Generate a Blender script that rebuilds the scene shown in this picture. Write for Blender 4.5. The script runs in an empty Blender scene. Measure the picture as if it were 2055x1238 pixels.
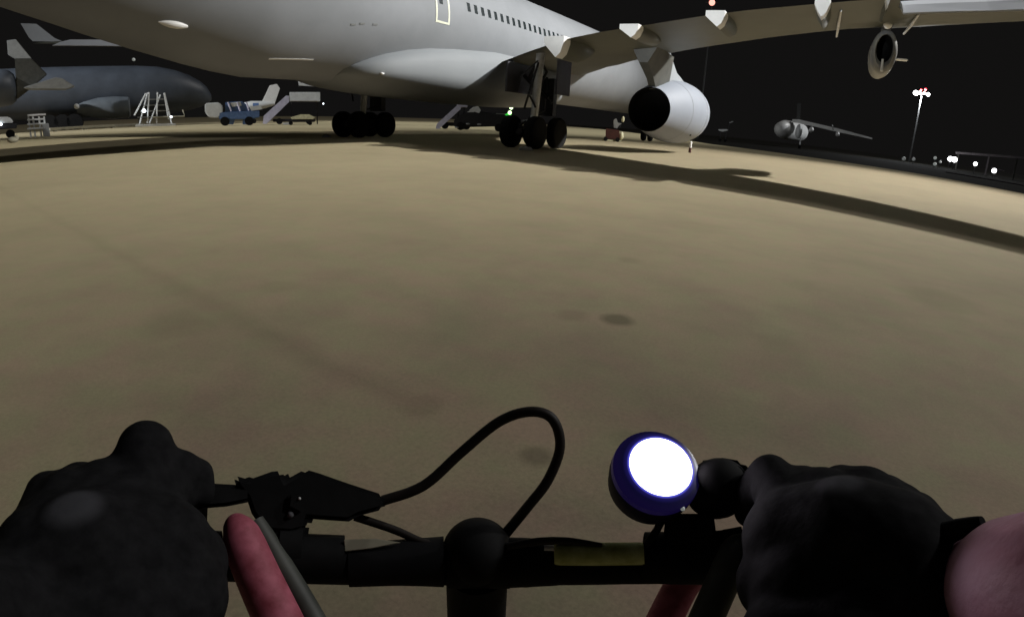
import bpy, bmesh, math, random
from mathutils import Vector, Matrix
random.seed(7)
sc = bpy.context.scene
COL = sc.collection
rad = math.radians

# ------------------------------------------------------------------ camera
# world: X = starboard of the big airliner, Y = its forward direction, Z up
CAM = Vector((17.712, -22.653, 1.127))
PITCH, ROLL, YAW = 0.34022, 0.04963, 0.53572
F_PX, K3 = 1077.889, 0.17773
W0, H0 = 2055.0, 1238.0
_fw = Vector((-math.sin(YAW), math.cos(YAW), 0))
_rt = Vector((math.cos(YAW), math.sin(YAW), 0))
_up = Vector((0, 0, 1))
_f2 = _fw * math.cos(PITCH) - _up * math.sin(PITCH)
_u2 = _up * math.cos(PITCH) + _fw * math.sin(PITCH)
_r3 = _rt * math.cos(ROLL) + _u2 * math.sin(ROLL)
_u3 = -_rt * math.sin(ROLL) + _u2 * math.cos(ROLL)
cd = bpy.data.cameras.new('camera')
cam = bpy.data.objects.new('camera', cd)
COL.objects.link(cam)
cam.matrix_world = Matrix(((_r3.x, _u3.x, -_f2.x, CAM.x), (_r3.y, _u3.y, -_f2.y, CAM.y),
                           (_r3.z, _u3.z, -_f2.z, CAM.z), (0, 0, 0, 1)))
sc.camera = cam
cd.type = 'PANO'
cd.panorama_type = 'FISHEYE_LENS_POLYNOMIAL'      # action-camera lens
cd.sensor_width = 36
cd.fisheye_fov = rad(170)
cd.fisheye_polynomial_k0 = 0
cd.fisheye_polynomial_k1 = -0.05311022439573708
cd.fisheye_polynomial_k2 = 4.596439812358194e-05
cd.fisheye_polynomial_k3 = 2.47217890498289e-05
cd.fisheye_polynomial_k4 = -4.646900592394194e-07
cd.clip_start = 0.02
cd.clip_end = 6000

# ------------------------------------------------------------------ night sky and floodlighting
w = bpy.data.worlds.new("World")
sc.world = w
w.use_nodes = True
bgn = w.node_tree.nodes['Background']
bgn.inputs[0].default_value = (1.0, 0.95, 0.92, 1)
bgn.inputs[1].default_value = 0.0058


def sun(name, d, energy, color, ang):
    l = bpy.data.lights.new(name, 'SUN')
    l.energy = energy
    l.color = color
    l.angle = rad(ang)
    o = bpy.data.objects.new(name, l)
    COL.objects.link(o)
    o.rotation_euler = Vector(d).to_track_quat('Z', 'Y').to_euler()   # lamp's +Z looks back to the source
    return o


KEY = Vector((0.85, 0.85, 1.0))
sun('floodlight_far', KEY, 0.72, (1.0, 0.99, 0.97), 3)      # the sum of the far masts
# the nearest floodlight mast stands ahead and to starboard of the airliner, out of the frame
fl = bpy.data.lights.new('floodlight_near', 'SPOT')
fl.energy = 190000
fl.color = (1.0, 0.985, 0.955)
fl.spot_size = rad(63); fl.spot_blend = 1.0; fl.shadow_soft_size = 0.35
fo = bpy.data.objects.new('floodlight_near', fl)
COL.objects.link(fo)
MAST = Vector((41, 19.5, 30))
fo.location = MAST
fo.rotation_euler = (MAST - Vector((12, 4, 0))).to_track_quat('Z', 'Y').to_euler()
# unseen spot added behind the camera's left shoulder to brighten the stands at left
fs = bpy.data.lights.new('stands_fill_spot', 'SPOT')
fs.energy = 150000
fs.color = (0.96, 0.98, 1.0)
fs.spot_size = rad(62); fs.spot_blend = 0.8; fs.shadow_soft_size = 0.4
fso = bpy.data.objects.new('stands_fill_spot', fs)
COL.objects.link(fso)
fso.location = (-72, -42, 26)
fso.rotation_euler = (Vector((-72, -42, 26)) - Vector((-55, 22, 2))).to_track_quat('Z', 'Y').to_euler()
# unseen spot added low behind the airliner to brighten the wing's trailing edge
wl = bpy.data.lights.new('aft_fill_spot', 'SPOT')
wl.energy = 85000
wl.color = (0.95, 0.98, 1.0)
wl.spot_size = rad(22); wl.spot_blend = 0.4; wl.shadow_soft_size = 0.25
wo = bpy.data.objects.new('aft_fill_spot', wl)
COL.objects.link(wo)
wo.location = (4, -58, 1.7)
wo.rotation_euler = (Vector((4, -58, 1.7)) - Vector((12.0, -3, 12.2))).to_track_quat('Z', 'Y').to_euler()
sc.view_settings.view_transform = 'Standard'
sc.view_settings.look = 'None'
sc.view_settings.exposure = 0
sc.view_settings.gamma = 1
sc.view_settings.use_curve_mapping = False
sc.cycles.max_bounces = 6


# ------------------------------------------------------------------ where a pixel of the photograph lies
def ray(px, py):
    X, Y = px - W0 / 2, H0 / 2 - py
    R = math.hypot(X, Y) + 1e-9
    th = R / F_PX
    for _ in range(20):
        th -= (F_PX * (th + K3 * th ** 3) - R) / (F_PX * (1 + 3 * K3 * th * th))
    s = math.sin(th) / R
    return _r3 * (X * s) + _u3 * (Y * s) + _f2 * math.cos(th)


def at(px, py, d):
    return CAM + ray(px, py) * d


def ground(px, py, z=0.0):
    v = ray(px, py)
    return CAM + v * ((z - CAM.z) / v.z)


class Spot:
    """an upright frame at a place on the ground: x to the right, y away from the camera, z up"""
    def __init__(s, px, dist):
        v = ray(px, 240)
        a = math.atan2(v.y, v.x)
        s.o = Vector((CAM.x + dist * math.cos(a), CAM.y + dist * math.sin(a), 0))
        s.y = Vector((math.cos(a), math.sin(a), 0))
        s.x = Vector((s.y.y, -s.y.x, 0))
        s.rz = a - math.pi / 2

    def p(s, px, py, dy=0.0):
        v = ray(px, py)
        t = ((s.o - CAM).dot(s.y) + dy) / v.dot(s.y)
        q = CAM + v * t - s.o
        return (q.dot(s.x), max(q.z, 0.0))


# ------------------------------------------------------------------ materials
def mat(name, color, rough=0.5, metal=0.0, var=0.0, scale=3.0, bump=0.0, bscale=40.0, spec=0.5,
        emit=None, estr=0.0, sheen=0.0, srough=0.4, stint=(1, 1, 1), coat=0.0, var2=None):
    m = bpy.data.materials.new(name)
    m.use_nodes = True
    nt = m.node_tree
    b = nt.nodes['Principled BSDF']
    b.inputs['Base Color'].default_value = (*color, 1)
    b.inputs['Roughness'].default_value = rough
    b.inputs['Metallic'].default_value = metal
    b.inputs['Specular IOR Level'].default_value = spec
    b.inputs['Coat Weight'].default_value = coat
    if sheen:
        b.inputs['Sheen Weight'].default_value = sheen
        b.inputs['Sheen Roughness'].default_value = srough
        b.inputs['Sheen Tint'].default_value = (*stint, 1)
    if emit:
        b.inputs['Emission Color'].default_value = (*emit, 1)
        b.inputs['Emission Strength'].default_value = estr
    tc = nt.nodes.new('ShaderNodeTexCoord')
    if var:
        n = nt.nodes.new('ShaderNodeTexNoise')
        n.inputs['Scale'].default_value = scale
        n.inputs['Detail'].default_value = 6
        n.inputs['Roughness'].default_value = 0.6
        nt.links.new(tc.outputs['Object'], n.inputs['Vector'])
        r = nt.nodes.new('ShaderNodeValToRGB')
        r.color_ramp.elements[0].position = 0.3
        r.color_ramp.elements[1].position = 0.7
        r.color_ramp.elements[0].color = (*[c * (1 - var) for c in color], 1)
        c2 = var2 or [min(1, c * (1 + var)) for c in color]
        r.color_ramp.elements[1].color = (*c2, 1)
        nt.links.new(n.outputs['Fac'], r.inputs['Fac'])
        nt.links.new(r.outputs['Color'], b.inputs['Base Color'])
    if bump:
        n2 = nt.nodes.new('ShaderNodeTexNoise')
        n2.inputs['Scale'].default_value = bscale
        n2.inputs['Detail'].default_value = 5
        nt.links.new(tc.outputs['Object'], n2.inputs['Vector'])
        bp = nt.nodes.new('ShaderNodeBump')
        bp.inputs['Strength'].default_value = bump
        bp.inputs['Distance'].default_value = 0.02
        nt.links.new(n2.outputs['Fac'], bp.inputs['Height'])
        nt.links.new(bp.outputs['Normal'], b.inputs['Normal'])
    return m


M = dict(
    skin=mat('airliner_paint', (0.24, 0.255, 0.27), 0.68, var=0.10, scale=0.35, var2=(0.265, 0.28, 0.30), spec=0.35),
    fairing=mat('fairing_paint', (0.235, 0.252, 0.265), 0.68, var=0.04, scale=0.6, spec=0.35),
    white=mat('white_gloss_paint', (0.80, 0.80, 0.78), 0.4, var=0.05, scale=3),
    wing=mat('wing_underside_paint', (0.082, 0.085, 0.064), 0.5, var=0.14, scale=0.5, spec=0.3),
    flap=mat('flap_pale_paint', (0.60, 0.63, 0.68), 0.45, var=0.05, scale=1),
    nacelle=mat('nacelle_paint', (0.20, 0.22, 0.256), 0.62, var=0.05, scale=0.9),
    hole=mat('hollow_black', (0.006, 0.006, 0.006), 0.9, spec=0.1),  # near-black lining for hollows and mouths
    dark_grey=mat('pylon_grey', (0.05, 0.05, 0.042), 0.6, var=0.3, scale=2),
    lightmetal=mat('bare_metal', (0.60, 0.60, 0.60), 0.5, 0.3, var=0.15, scale=5),
    darkmetal=mat('dark_gear_metal', (0.022, 0.022, 0.026), 0.6, 0.3, var=0.3, scale=6),
    rubber=mat('tyre_rubber', (0.010, 0.010, 0.010), 0.85, var=0.3, scale=8, spec=0.15),
    glass=mat('dark_window_glass', (0.02, 0.028, 0.03), 0.25),
    doorline=mat('door_outline_paint', (0.72, 0.74, 0.60), 0.5),
    seam=mat('panel_gap', (0.20, 0.21, 0.21), 0.7),
    navy=mat('dark_blue_body', (0.052, 0.062, 0.078), 0.5, var=0.25, scale=0.3),  # dark blue body colour of the far left aircraft
    grey=mat('mid_grey_paint', (0.30, 0.31, 0.31), 0.5, var=0.15, scale=2),
    pale=mat('pale_grey_paint', (0.72, 0.74, 0.74), 0.5, var=0.1, scale=2),
    lilac=mat('lilac_grey_panel', (0.60, 0.58, 0.70), 0.5, var=0.15, scale=2),
    blue=mat('blue_vehicle_paint', (0.11, 0.19, 0.38), 0.45, var=0.2, scale=3),
    black=mat('black_plastic', (0.0065, 0.0065, 0.007), 0.75, var=0.3, scale=60, spec=0.14),
    glove=mat('black_glove_fabric', (0.013, 0.013, 0.014), 0.9, var=0.35, scale=90, spec=0.04, bump=0.10, bscale=38),
    knuckle=mat('grey_knuckle_pad', (0.10, 0.10, 0.11), 0.7, var=0.3, scale=120, spec=0.2),
    alu=mat('black_anodised_bar', (0.006, 0.006, 0.007), 0.7, 0.0, var=0.2, scale=50, spec=0.14),
    cable=mat('black_cable_housing', (0.014, 0.010, 0.008), 0.6, var=0.3, scale=80, spec=0.3),
    yellow=mat('yellow_green_sleeve', (0.55, 0.60, 0.14), 0.6, var=0.35, scale=60, var2=(0.75, 0.80, 0.34)),
    red=mat('red_lacquer', (0.38, 0.045, 0.070), 0.7, var=0.5, scale=45, var2=(0.50, 0.13, 0.19)),
    greytube=mat('dark_grey_tube', (0.05, 0.053, 0.045), 0.6, var=0.3, scale=30),
    flesh=mat('forearm_skin', (0.42, 0.17, 0.23), 0.6, var=0.25, scale=14, var2=(0.46, 0.27, 0.36), spec=0.3, bump=0.10, bscale=150),
    darkred=mat('dark_red_paint', (0.07, 0.02, 0.015), 0.6, var=0.3, scale=3),
    hivis=mat('yellow_white_paint', (0.75, 0.72, 0.48), 0.5, var=0.15, scale=4),
    conc=mat('pale_concrete', (0.34, 0.32, 0.24), 0.85, var=0.2, scale=1.5),
    kerb=mat('kerb_concrete', (0.28, 0.25, 0.27), 0.85, var=0.2, scale=1.5),
    halo_body=mat('black_body_blue_halo', (0.006, 0.005, 0.030), 0.6, var=0.3, scale=70, spec=.2),  # lamp's blue halo tinted into the dark housing colour
    lamp=mat('lamp_white', (1, 1, 1), 0.5, emit=(1, 1, 1), estr=9),
    lampc=mat('lamp_cool', (1, 1, 1), 0.5, emit=(0.85, 0.92, 1), estr=5),
    lampred=mat('lamp_red', (1, 0.1, 0.1), 0.5, emit=(1, 0.03, 0.06), estr=1.6),
    lamppink=mat('lamp_warm_red', (1, 0.5, 0.4), 0.5, emit=(1, 0.42, 0.33), estr=1.6),
    lampgreen=mat('lamp_green_white', (0.8, 1, 0.8), 0.5, emit=(0.75, 1.0, 0.55), estr=2.2),
    green=mat('lamp_green', (0.1, 1, 0.1), 0.5, emit=(0.02, 0.5, 0.05), estr=0.6),
    gearviolet=mat('gear_door_paint', (0.022, 0.021, 0.030), 0.6, var=0.2, scale=1.5),
    podgrey=mat('pod_grey', (0.17, 0.17, 0.18), 0.5, var=0.25, scale=2.5, var2=(0.22, 0.22, 0.19)),
    mastpole=mat('galvanised_pole', (0.05, 0.05, 0.05), 0.6, var=0.2, scale=1),
)

# bicycle lamp lens: white hot middle, blue lens flare painted into the glow around it
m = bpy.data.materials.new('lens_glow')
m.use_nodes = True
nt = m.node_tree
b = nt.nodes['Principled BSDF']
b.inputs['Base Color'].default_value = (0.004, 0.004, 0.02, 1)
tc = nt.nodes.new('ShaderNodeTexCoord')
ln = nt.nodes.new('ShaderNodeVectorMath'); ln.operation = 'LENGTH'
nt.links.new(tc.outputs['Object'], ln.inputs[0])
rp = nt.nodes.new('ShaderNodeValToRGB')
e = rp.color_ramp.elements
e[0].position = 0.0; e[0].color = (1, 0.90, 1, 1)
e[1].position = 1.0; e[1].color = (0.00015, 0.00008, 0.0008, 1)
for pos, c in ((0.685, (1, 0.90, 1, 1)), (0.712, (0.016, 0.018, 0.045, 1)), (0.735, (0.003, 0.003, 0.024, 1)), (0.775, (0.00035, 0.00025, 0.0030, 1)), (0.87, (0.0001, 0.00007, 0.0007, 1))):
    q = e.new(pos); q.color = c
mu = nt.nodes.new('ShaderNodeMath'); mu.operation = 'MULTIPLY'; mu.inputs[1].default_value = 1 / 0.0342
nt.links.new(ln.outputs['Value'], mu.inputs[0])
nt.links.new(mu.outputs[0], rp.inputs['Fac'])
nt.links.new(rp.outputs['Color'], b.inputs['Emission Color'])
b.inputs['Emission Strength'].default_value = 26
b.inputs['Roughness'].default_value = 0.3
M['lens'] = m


def apron_material():
    m = bpy.data.materials.new('apron_asphalt')
    m.use_nodes = True
    nt = m.node_tree
    N, L = nt.nodes, nt.links
    b = N['Principled BSDF']
    tc = N.new('ShaderNodeTexCoord')

    def noise(scale, detail, rough=0.6):
        n = N.new('ShaderNodeTexNoise')
        n.inputs['Scale'].default_value = scale
        n.inputs['Detail'].default_value = detail
        n.inputs['Roughness'].default_value = rough
        L.new(tc.outputs['Object'], n.inputs['Vector'])
        return n

    def ramp(src, a, ca, c, cc):
        r = N.new('ShaderNodeValToRGB')
        r.color_ramp.elements[0].position = a
        r.color_ramp.elements[0].color = (*ca, 1)
        r.color_ramp.elements[1].position = c
        r.color_ramp.elements[1].color = (*cc, 1)
        L.new(src, r.inputs['Fac'])
        return r

    def mixc(kind, fac, a, bb):
        x = N.new('ShaderNodeMix'); x.data_type = 'RGBA'; x.blend_type = kind
        if isinstance(fac, float):
            x.inputs[0].default_value = fac
        else:
            L.new(fac, x.inputs[0])
        L.new(a, x.inputs[6]); L.new(bb, x.inputs[7])
        return x.outputs[2]
    base = ramp(noise(0.45, 5).outputs['Fac'], 0.3, (0.240, 0.196, 0.134), 0.7, (0.295, 0.245, 0.168))
    hue = ramp(noise(3.1, 3).outputs['Fac'], 0.36, (0.97, 1.12, 0.97), 0.64, (1.12, 0.95, 1.05))
    c = mixc('MULTIPLY', 0.75, base.outputs['Color'], hue.outputs['Color'])
    agg = ramp(noise(55, 4, 0.75).outputs['Fac'], 0.32, (0.80, 0.80, 0.80), 0.68, (1.18, 1.17, 1.15))
    c = mixc('MULTIPLY', 0.8, c, agg.outputs['Color'])
    patch = ramp(noise(1.3, 6, 0.7).outputs['Fac'], 0.30, (0.70, 0.70, 0.74), 0.58, (1.04, 1.04, 1.03))
    c = mixc('MULTIPLY', 0.8, c, patch.outputs['Color'])
    wide = ramp(noise(0.16, 4, 0.55).outputs['Fac'], 0.36, (0.86, 0.86, 0.88), 0.62, (1.06, 1.05, 1.04))
    c = mixc('MULTIPLY', 0.8, c, wide.outputs['Color'])
    # long faint wear line across the apron, and oil spots
    sep = N.new('ShaderNodeSeparateXYZ'); L.new(tc.outputs['Object'], sep.inputs[0])

    def math_(op, a, bb=None, clamp=False):
        x = N.new('ShaderNodeMath'); x.operation = op; x.use_clamp = clamp
        for i, v in enumerate((a, bb)):
            if v is None: continue
            if isinstance(v, (int, float)): x.inputs[i].default_value = v
            else: L.new(v, x.inputs[i])
        return x.outputs[0]
    wob = noise(1.8, 4)
    p0, p1 = ground(40, 400), ground(850, 822)
    d = (p1 - p0); ln_ = d.length; d.normalize()
    nx, ny = -d.y, d.x
    dist = math_('ADD', math_('MULTIPLY', sep.outputs[0], nx), math_('MULTIPLY', sep.outputs[1], ny))
    dist = math_('SUBTRACT', dist, p0.x * nx + p0.y * ny)
    dist = math_('ADD', dist, math_('MULTIPLY', math_('SUBTRACT', wob.outputs['Fac'], 0.5), 0.22))
    along = math_('ADD', math_('MULTIPLY', sep.outputs[0], d.x), math_('MULTIPLY', sep.outputs[1], d.y))
    along = math_('SUBTRACT', along, p0.x * d.x + p0.y * d.y)
    k = math_('SUBTRACT', 1.0, math_('DIVIDE', math_('ABSOLUTE', dist), 0.12), True)
    k = math_('MULTIPLY', k, math_('DIVIDE', math_('SUBTRACT', ln_ + 0.02, along), 0.05, True))
    dark = math_('MULTIPLY', k, 0.20)
    for px, py, rx, s in ((1238, 641, 0.085, 0.75), (1148, 632, 0.09, 0.28), (1078, 915, 0.055, 0.42), (1890, 602, 0.28, 0.28),
                          (845, 812, 0.075, 0.20), (1262, 522, 0.10, 0.22), (730, 308, 0.5, 0.16), (1405, 455, 0.35, 0.15),
                          (1255, 880, 0.05, 0.15), (560, 575, 0.12, 0.15), (1560, 690, 0.14, 0.14), (350, 650, 0.16, 0.15)):
        g = ground(px, py)
        vm = N.new('ShaderNodeVectorMath'); vm.operation = 'DISTANCE'
        L.new(tc.outputs['Object'], vm.inputs[0]); vm.inputs[1].default_value = g
        q = math_('ADD', math_('DIVIDE', vm.outputs['Value'], rx * 1.5), math_('MULTIPLY', math_('SUBTRACT', wob.outputs['Fac'], 0.5), 0.9))
        q = math_('SUBTRACT', 1.0, q, True)
        q = math_('MULTIPLY', math_('MULTIPLY', q, 2.0, True), s)
        dark = math_('MAXIMUM', dark, q)
    inv = math_('SUBTRACT', 1.0, dark)
    comb = N.new('ShaderNodeCombineXYZ')
    for i in range(3): L.new(inv, comb.inputs[i])
    c = mixc('MULTIPLY', 1.0, c, comb.outputs[0])
    L.new(c, b.inputs['Base Color'])
    b.inputs['Roughness'].default_value = 0.9
    b.inputs['Specular IOR Level'].default_value = 0.25
    b.inputs['Sheen Weight'].default_value = 0.8
    b.inputs['Sheen Roughness'].default_value = 0.42
    b.inputs['Sheen Tint'].default_value = (1.0, 0.87, 0.52, 1)
    bn = noise(120, 5, 0.7)
    bp = N.new('ShaderNodeBump'); bp.inputs['Strength'].default_value = 0.25; bp.inputs['Distance'].default_value = 0.004
    L.new(bn.outputs['Fac'], bp.inputs['Height']); L.new(bp.outputs['Normal'], b.inputs['Normal'])
    return m


M['apron'] = apron_material()
M['outer_dark'] = mat('dark_outer_ground', (0.010, 0.009, 0.006), 0.95, var=0.5, scale=0.12, spec=0.05)


# ------------------------------------------------------------------ mesh helpers
class MB:
    def __init__(s): s.v = []; s.f = []

    def grid(s, rings, closed=True, cap0=False, cap1=False, loop=False):
        n = len(rings[0]); b0 = len(s.v)
        for r in rings: s.v += [tuple(p) for p in r]
        R = len(rings)
        for i in range(R if loop else R - 1):
            i2 = (i + 1) % R
            for j in range(n if closed else n - 1):
                j2 = (j + 1) % n
                s.f.append((b0 + i * n + j, b0 + i * n + j2, b0 + i2 * n + j2, b0 + i2 * n + j))
        if cap0: s.f.append(tuple(b0 + j for j in reversed(range(n))))
        if cap1: s.f.append(tuple(b0 + (R - 1) * n + j for j in range(n)))
        return s

    def tube(s, pts, r, n=14, caps=True, squash=1.0):
        pts = [Vector(p) for p in pts]
        rs = r if isinstance(r, (list, tuple)) else [r] * len(pts)
        rings = []
        t0 = (pts[1] - pts[0]).normalized()
        a = t0.orthogonal().normalized()
        if abs(t0.z) < 0.9:
            a = t0.cross(Vector((0, 0, 1))).normalized()
        for i, p in enumerate(pts):
            t = (pts[min(i + 1, len(pts) - 1)] - pts[max(i - 1, 0)]).normalized()
            a = (a - t * a.dot(t)).normalized()
            c = t.cross(a)
            rings.append([p + (a * math.cos(2 * math.pi * j / n) + c * squash * math.sin(2 * math.pi * j / n)) * rs[i] for j in range(n)])
        return s.grid(rings, True, caps, caps)

    def box(s, c, sz, rz=0.0, taper=1.0):
        cx, cy, cz = c; hx, hy, hz = sz[0] / 2, sz[1] / 2, sz[2] / 2
        b0 = len(s.v); ca, sa = math.cos(rz), math.sin(rz)
        for z, k in ((-hz, 1), (hz, taper)):
            for x, y in ((-hx, -hy), (hx, -hy), (hx, hy), (-hx, hy)):
                x *= k; y *= k
                s.v.append((cx + x * ca - y * sa, cy + x * sa + y * ca, cz + z))
        for q in ((3, 2, 1, 0), (4, 5, 6, 7), (0, 1, 5, 4), (1, 2, 6, 5), (2, 3, 7, 6), (3, 0, 4, 7)):
            s.f.append(tuple(b0 + i for i in q))
        return s

    def prism(s, outline, y0, y1):
        """outline of (x, z) extruded from y0 to y1"""
        n = len(outline); b0 = len(s.v)
        s.v += [(x, y0, z) for x, z in outline] + [(x, y1, z) for x, z in outline]
        s.f.append(tuple(b0 + i for i in range(n)))
        s.f.append(tuple(b0 + n + i for i in reversed(range(n))))
        for i in range(n):
            j = (i + 1) % n
            s.f.append((b0 + j, b0 + i, b0 + n + i, b0 + n + j))
        return s

    def ball(s, c, r, n=16, m=10):
        c = Vector(c)
        if not isinstance(r, (tuple, list)): r = (r, r, r)
        rings = []
        for i in range(m + 1):
            a = -math.pi / 2 + math.pi * i / m
            k = max(math.cos(a), 0.02)
            rings.append([(c.x + r[0] * k * math.cos(2 * math.pi * j / n), c.y + r[1] * k * math.sin(2 * math.pi * j / n), c.z + r[2] * math.sin(a)) for j in range(n)])
        return s.grid(rings, True, True, True)

    def build(s, name, m, parent=None, smooth=True, bevel=0.0, angle=40):
        me = bpy.data.meshes.new(name)
        me.from_pydata(s.v, [], s.f)
        bm = bmesh.new(); bm.from_mesh(me)
        bmesh.ops.recalc_face_normals(bm, faces=bm.faces)
        if bevel:
            bmesh.ops.bevel(bm, geom=[e for e in bm.edges if len(e.link_faces) == 2 and e.calc_face_angle(0) > 0.6], offset=bevel, segments=2, affect='EDGES', clamp_overlap=True)
        bm.to_mesh(me); bm.free()
        me.materials.append(m)
        if smooth:
            for p in me.polygons: p.use_smooth = True
            me.set_sharp_from_angle(angle=rad(angle))
        o = bpy.data.objects.new(name, me)
        COL.objects.link(o)
        if parent: o.parent = parent
        return o


def empty(name, label, cat, loc=(0, 0, 0), rz=0.0, group=None):
    o = bpy.data.objects.new(name, None)
    COL.objects.link(o)
    o.location = loc
    o.rotation_euler = (0, 0, rz)
    o.empty_display_size = 0.2
    o['label'] = label; o['category'] = cat
    if group: o['group'] = group
    return o


def part_empty(name, parent):
    o = bpy.data.objects.new(name, None)
    COL.objects.link(o); o.parent = parent
    return o


def struct(o):
    o['kind'] = 'structure'
    return o


# ------------------------------------------------------------------ ground
g = MB(); S = 2500
g.v = [(-S, -S, 0), (S, -S, 0), (S, S, 0), (-S, S, 0)]; g.f = [(0, 1, 2, 3)]
struct(g.build('apron_ground', M['apron'], smooth=False))
g = MB()
edge = [(-66, 190), (-20, 100), (3, 50), (10, 42), (16.4, 34.5), (24.7, 27), (29.8, 18.9), (42, 2), (70, -30)]
out = [(2400, -1600), (2400, 2400), (-1500, 2400)]
g.v = [(x, y, 0.004) for x, y in edge + out]; g.f = [tuple(range(len(g.v)))]
struct(g.build('outer_ground', M['outer_dark'], smooth=False))  # dark sheet covering the ground beyond the apron edge
# pale kerb on the dark outer ground at the right
a, c_ = ground(1900, 347), ground(2120, 386)
g = MB(); d = (c_ - a).normalized(); nrm = Vector((-d.y, d.x, 0)); mid = (a + c_) / 2
g.box((mid.x, mid.y, 0.065), ((c_ - a).length, 0.5, 0.12), math.atan2(d.y, d.x))
struct(g.build('kerb', M['kerb'], smooth=False))

# ------------------------------------------------------------------ the big airliner
R0, ZC = 2.82, 5.27
air = empty('airliner', 'huge pale grey airliner parked overhead with its wing and engine reaching right', 'airplane', (0, 0, 0))


def circ(cx, y, cz, rx, rz_, n=64):
    return [(cx + rx * math.cos(2 * math.pi * j / n), y, cz + rz_ * math.sin(2 * math.pi * j / n)) for j in range(n)]


prof = [(38.2, 4.35, 0.03), (37.9, 4.38, .45), (37.2, 4.45, .95), (36, 4.6, 1.55), (34, 4.85, 2.2), (31.5, 5.1, 2.62), (28.5, 5.25, 2.80)]
prof += [(y, ZC, R0) for y in (24, 20, 16, 12, 8, 4, 0, -4, -8, -10, -11.5)]
for y, bot in ((-12.5, 2.58), (-13.5, 2.77), (-15, 3.11), (-16.5, 3.5), (-18.4, 4.05), (-20.5, 4.7), (-23, 5.4), (-26, 6.1), (-29, 6.7), (-31.5, 7.15)):
    top = 8.09 - max(0, -y - 20) * 0.02
    prof.append((y, (top + bot) / 2, (top - bot) / 2))
mb = MB().grid([circ(0, y, cz, r, r) for y, cz, r in prof], True, True, True)
mb.build('fuselage', M['skin'], air)

# belly fairing bulge
secs = [(9.5, 1.2, 2.55, 3.0), (8.6, 2.0, 2.25, 3.6), (7.0, 2.75, 2.0, 4.4), (4.5, 2.98, 1.88, 4.9), (0, 2.98, 1.88, 4.9), (-3, 2.95, 1.95, 4.55),
        (-4.6, 2.9, 2.02, 4.32), (-5.8, 2.82, 2.10, 4.05), (-6.8, 2.66, 2.2, 3.75), (-7.4, 2.45, 2.3, 3.5), (-7.9, 2.1, 2.4, 3.25), (-8.3, 1.4, 2.6, 3.0)]
rings = []
for y, hw, bt, tp in secs:
    cz, hz = (bt + tp) / 2, (tp - bt) / 2
    ring = []
    for j in range(48):
        a = 2 * math.pi * j / 48; ca, sa = math.cos(a), math.sin(a); e_ = 2 / 2.7
        ring.append((hw * math.copysign(abs(ca) ** e_, ca), y, cz + hz * math.copysign(abs(sa) ** e_, sa)))
    rings.append(ring)
MB().grid(rings, True, True, True).build('belly_fairing', M['fairing'], air)


def cyl_patch(mb, y0, y1, z0, z1, r, n=8):
    """closed thin curved panel on the starboard side of the fuselage"""
    a0, a1 = math.asin((z0 - ZC) / R0), math.asin((z1 - ZC) / R0)
    rings = []
    for i in range(n + 1):
        a = a0 + (a1 - a0) * i / n
        rings.append([(rr * math.cos(a), yy, ZC + rr * math.sin(a)) for rr, yy in ((r, y0), (r, y1), (R0 - 0.03, y1), (R0 - 0.03, y0))])
    return mb.grid(rings, True, True, True)


wins = None
for i in range(19):
    yy = -2.35 + 0.533 * i
    if wins is None:
        mb = cyl_patch(MB(), -0.115, 0.115, 5.95 - 0.19, 5.95 + 0.19, R0 + 0.006, 4)
        o = mb.build('window', M['glass'], air, bevel=0.0)
        wins = o
    else:
        o = wins.copy(); COL.objects.link(o); o.parent = air
    o.location = (0, yy, 0)
door = cyl_patch(MB(), -4.60, -3.82, 5.02, 6.9, R0 + 0.008).build('door', M['skin'], air)
mb = MB()
for a in ((-4.66, -4.56, 4.96, 6.96), (-3.86, -3.76, 4.96, 6.96), (-4.56, -3.86, 4.96, 5.05), (-4.56, -3.86, 6.87, 6.96)):
    cyl_patch(mb, *a, R0 + 0.014)
mb.build('door_outline', M['doorline'], door)
cyl_patch(MB(), -4.42, -4.20, 5.72, 5.92, R0 + 0.016, 3).build('door_window', M['glass'], door)

# small faired air outlet near the tail
c0 = Vector((0, -14.85, 3.78))


def side(y, z, out=0.0):
    # point on the tapering rear fuselage skin
    for (ya, ca, ra), (yb, cb, rb) in zip(prof, prof[1:]):
        if yb <= y <= ya:
            t = (ya - y) / (ya - yb)
            cz, r = ca + (cb - ca) * t, ra + (rb - ra) * t
            return Vector(((r + out) * math.sqrt(max(0, 1 - ((z - cz) / r) ** 2)), y, z))


rings = []
for t in [i / 14 for i in range(15)]:
    y = -15.2 + 0.78 * t; z = 3.74 - 0.08 * t
    hw = 0.115 * math.sin(math.pi * min(t * 0.9 + 0.02, 1)) ** 0.8 + 0.004
    p = side(y, z); q = side(y, z + 0.05)
    u = (q - p).normalized(); nn = Vector((u.z, 0, -u.x))
    rings.append([p + u * hw * math.cos(2 * math.pi * j / 12) + nn * hw * 0.9 * math.sin(2 * math.pi * j / 12) for j in range(12)])
outl = MB().grid(rings, True, True, True).build('air_outlet', M['white'], air)
p = side(-14.66, 3.68, 0.075)
MB().ball(p, (0.05, 0.07, 0.035), 12, 8).build('outlet_mouth', M['hole'], outl)
p = side(-9.95, 2.98, 0.0)
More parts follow.
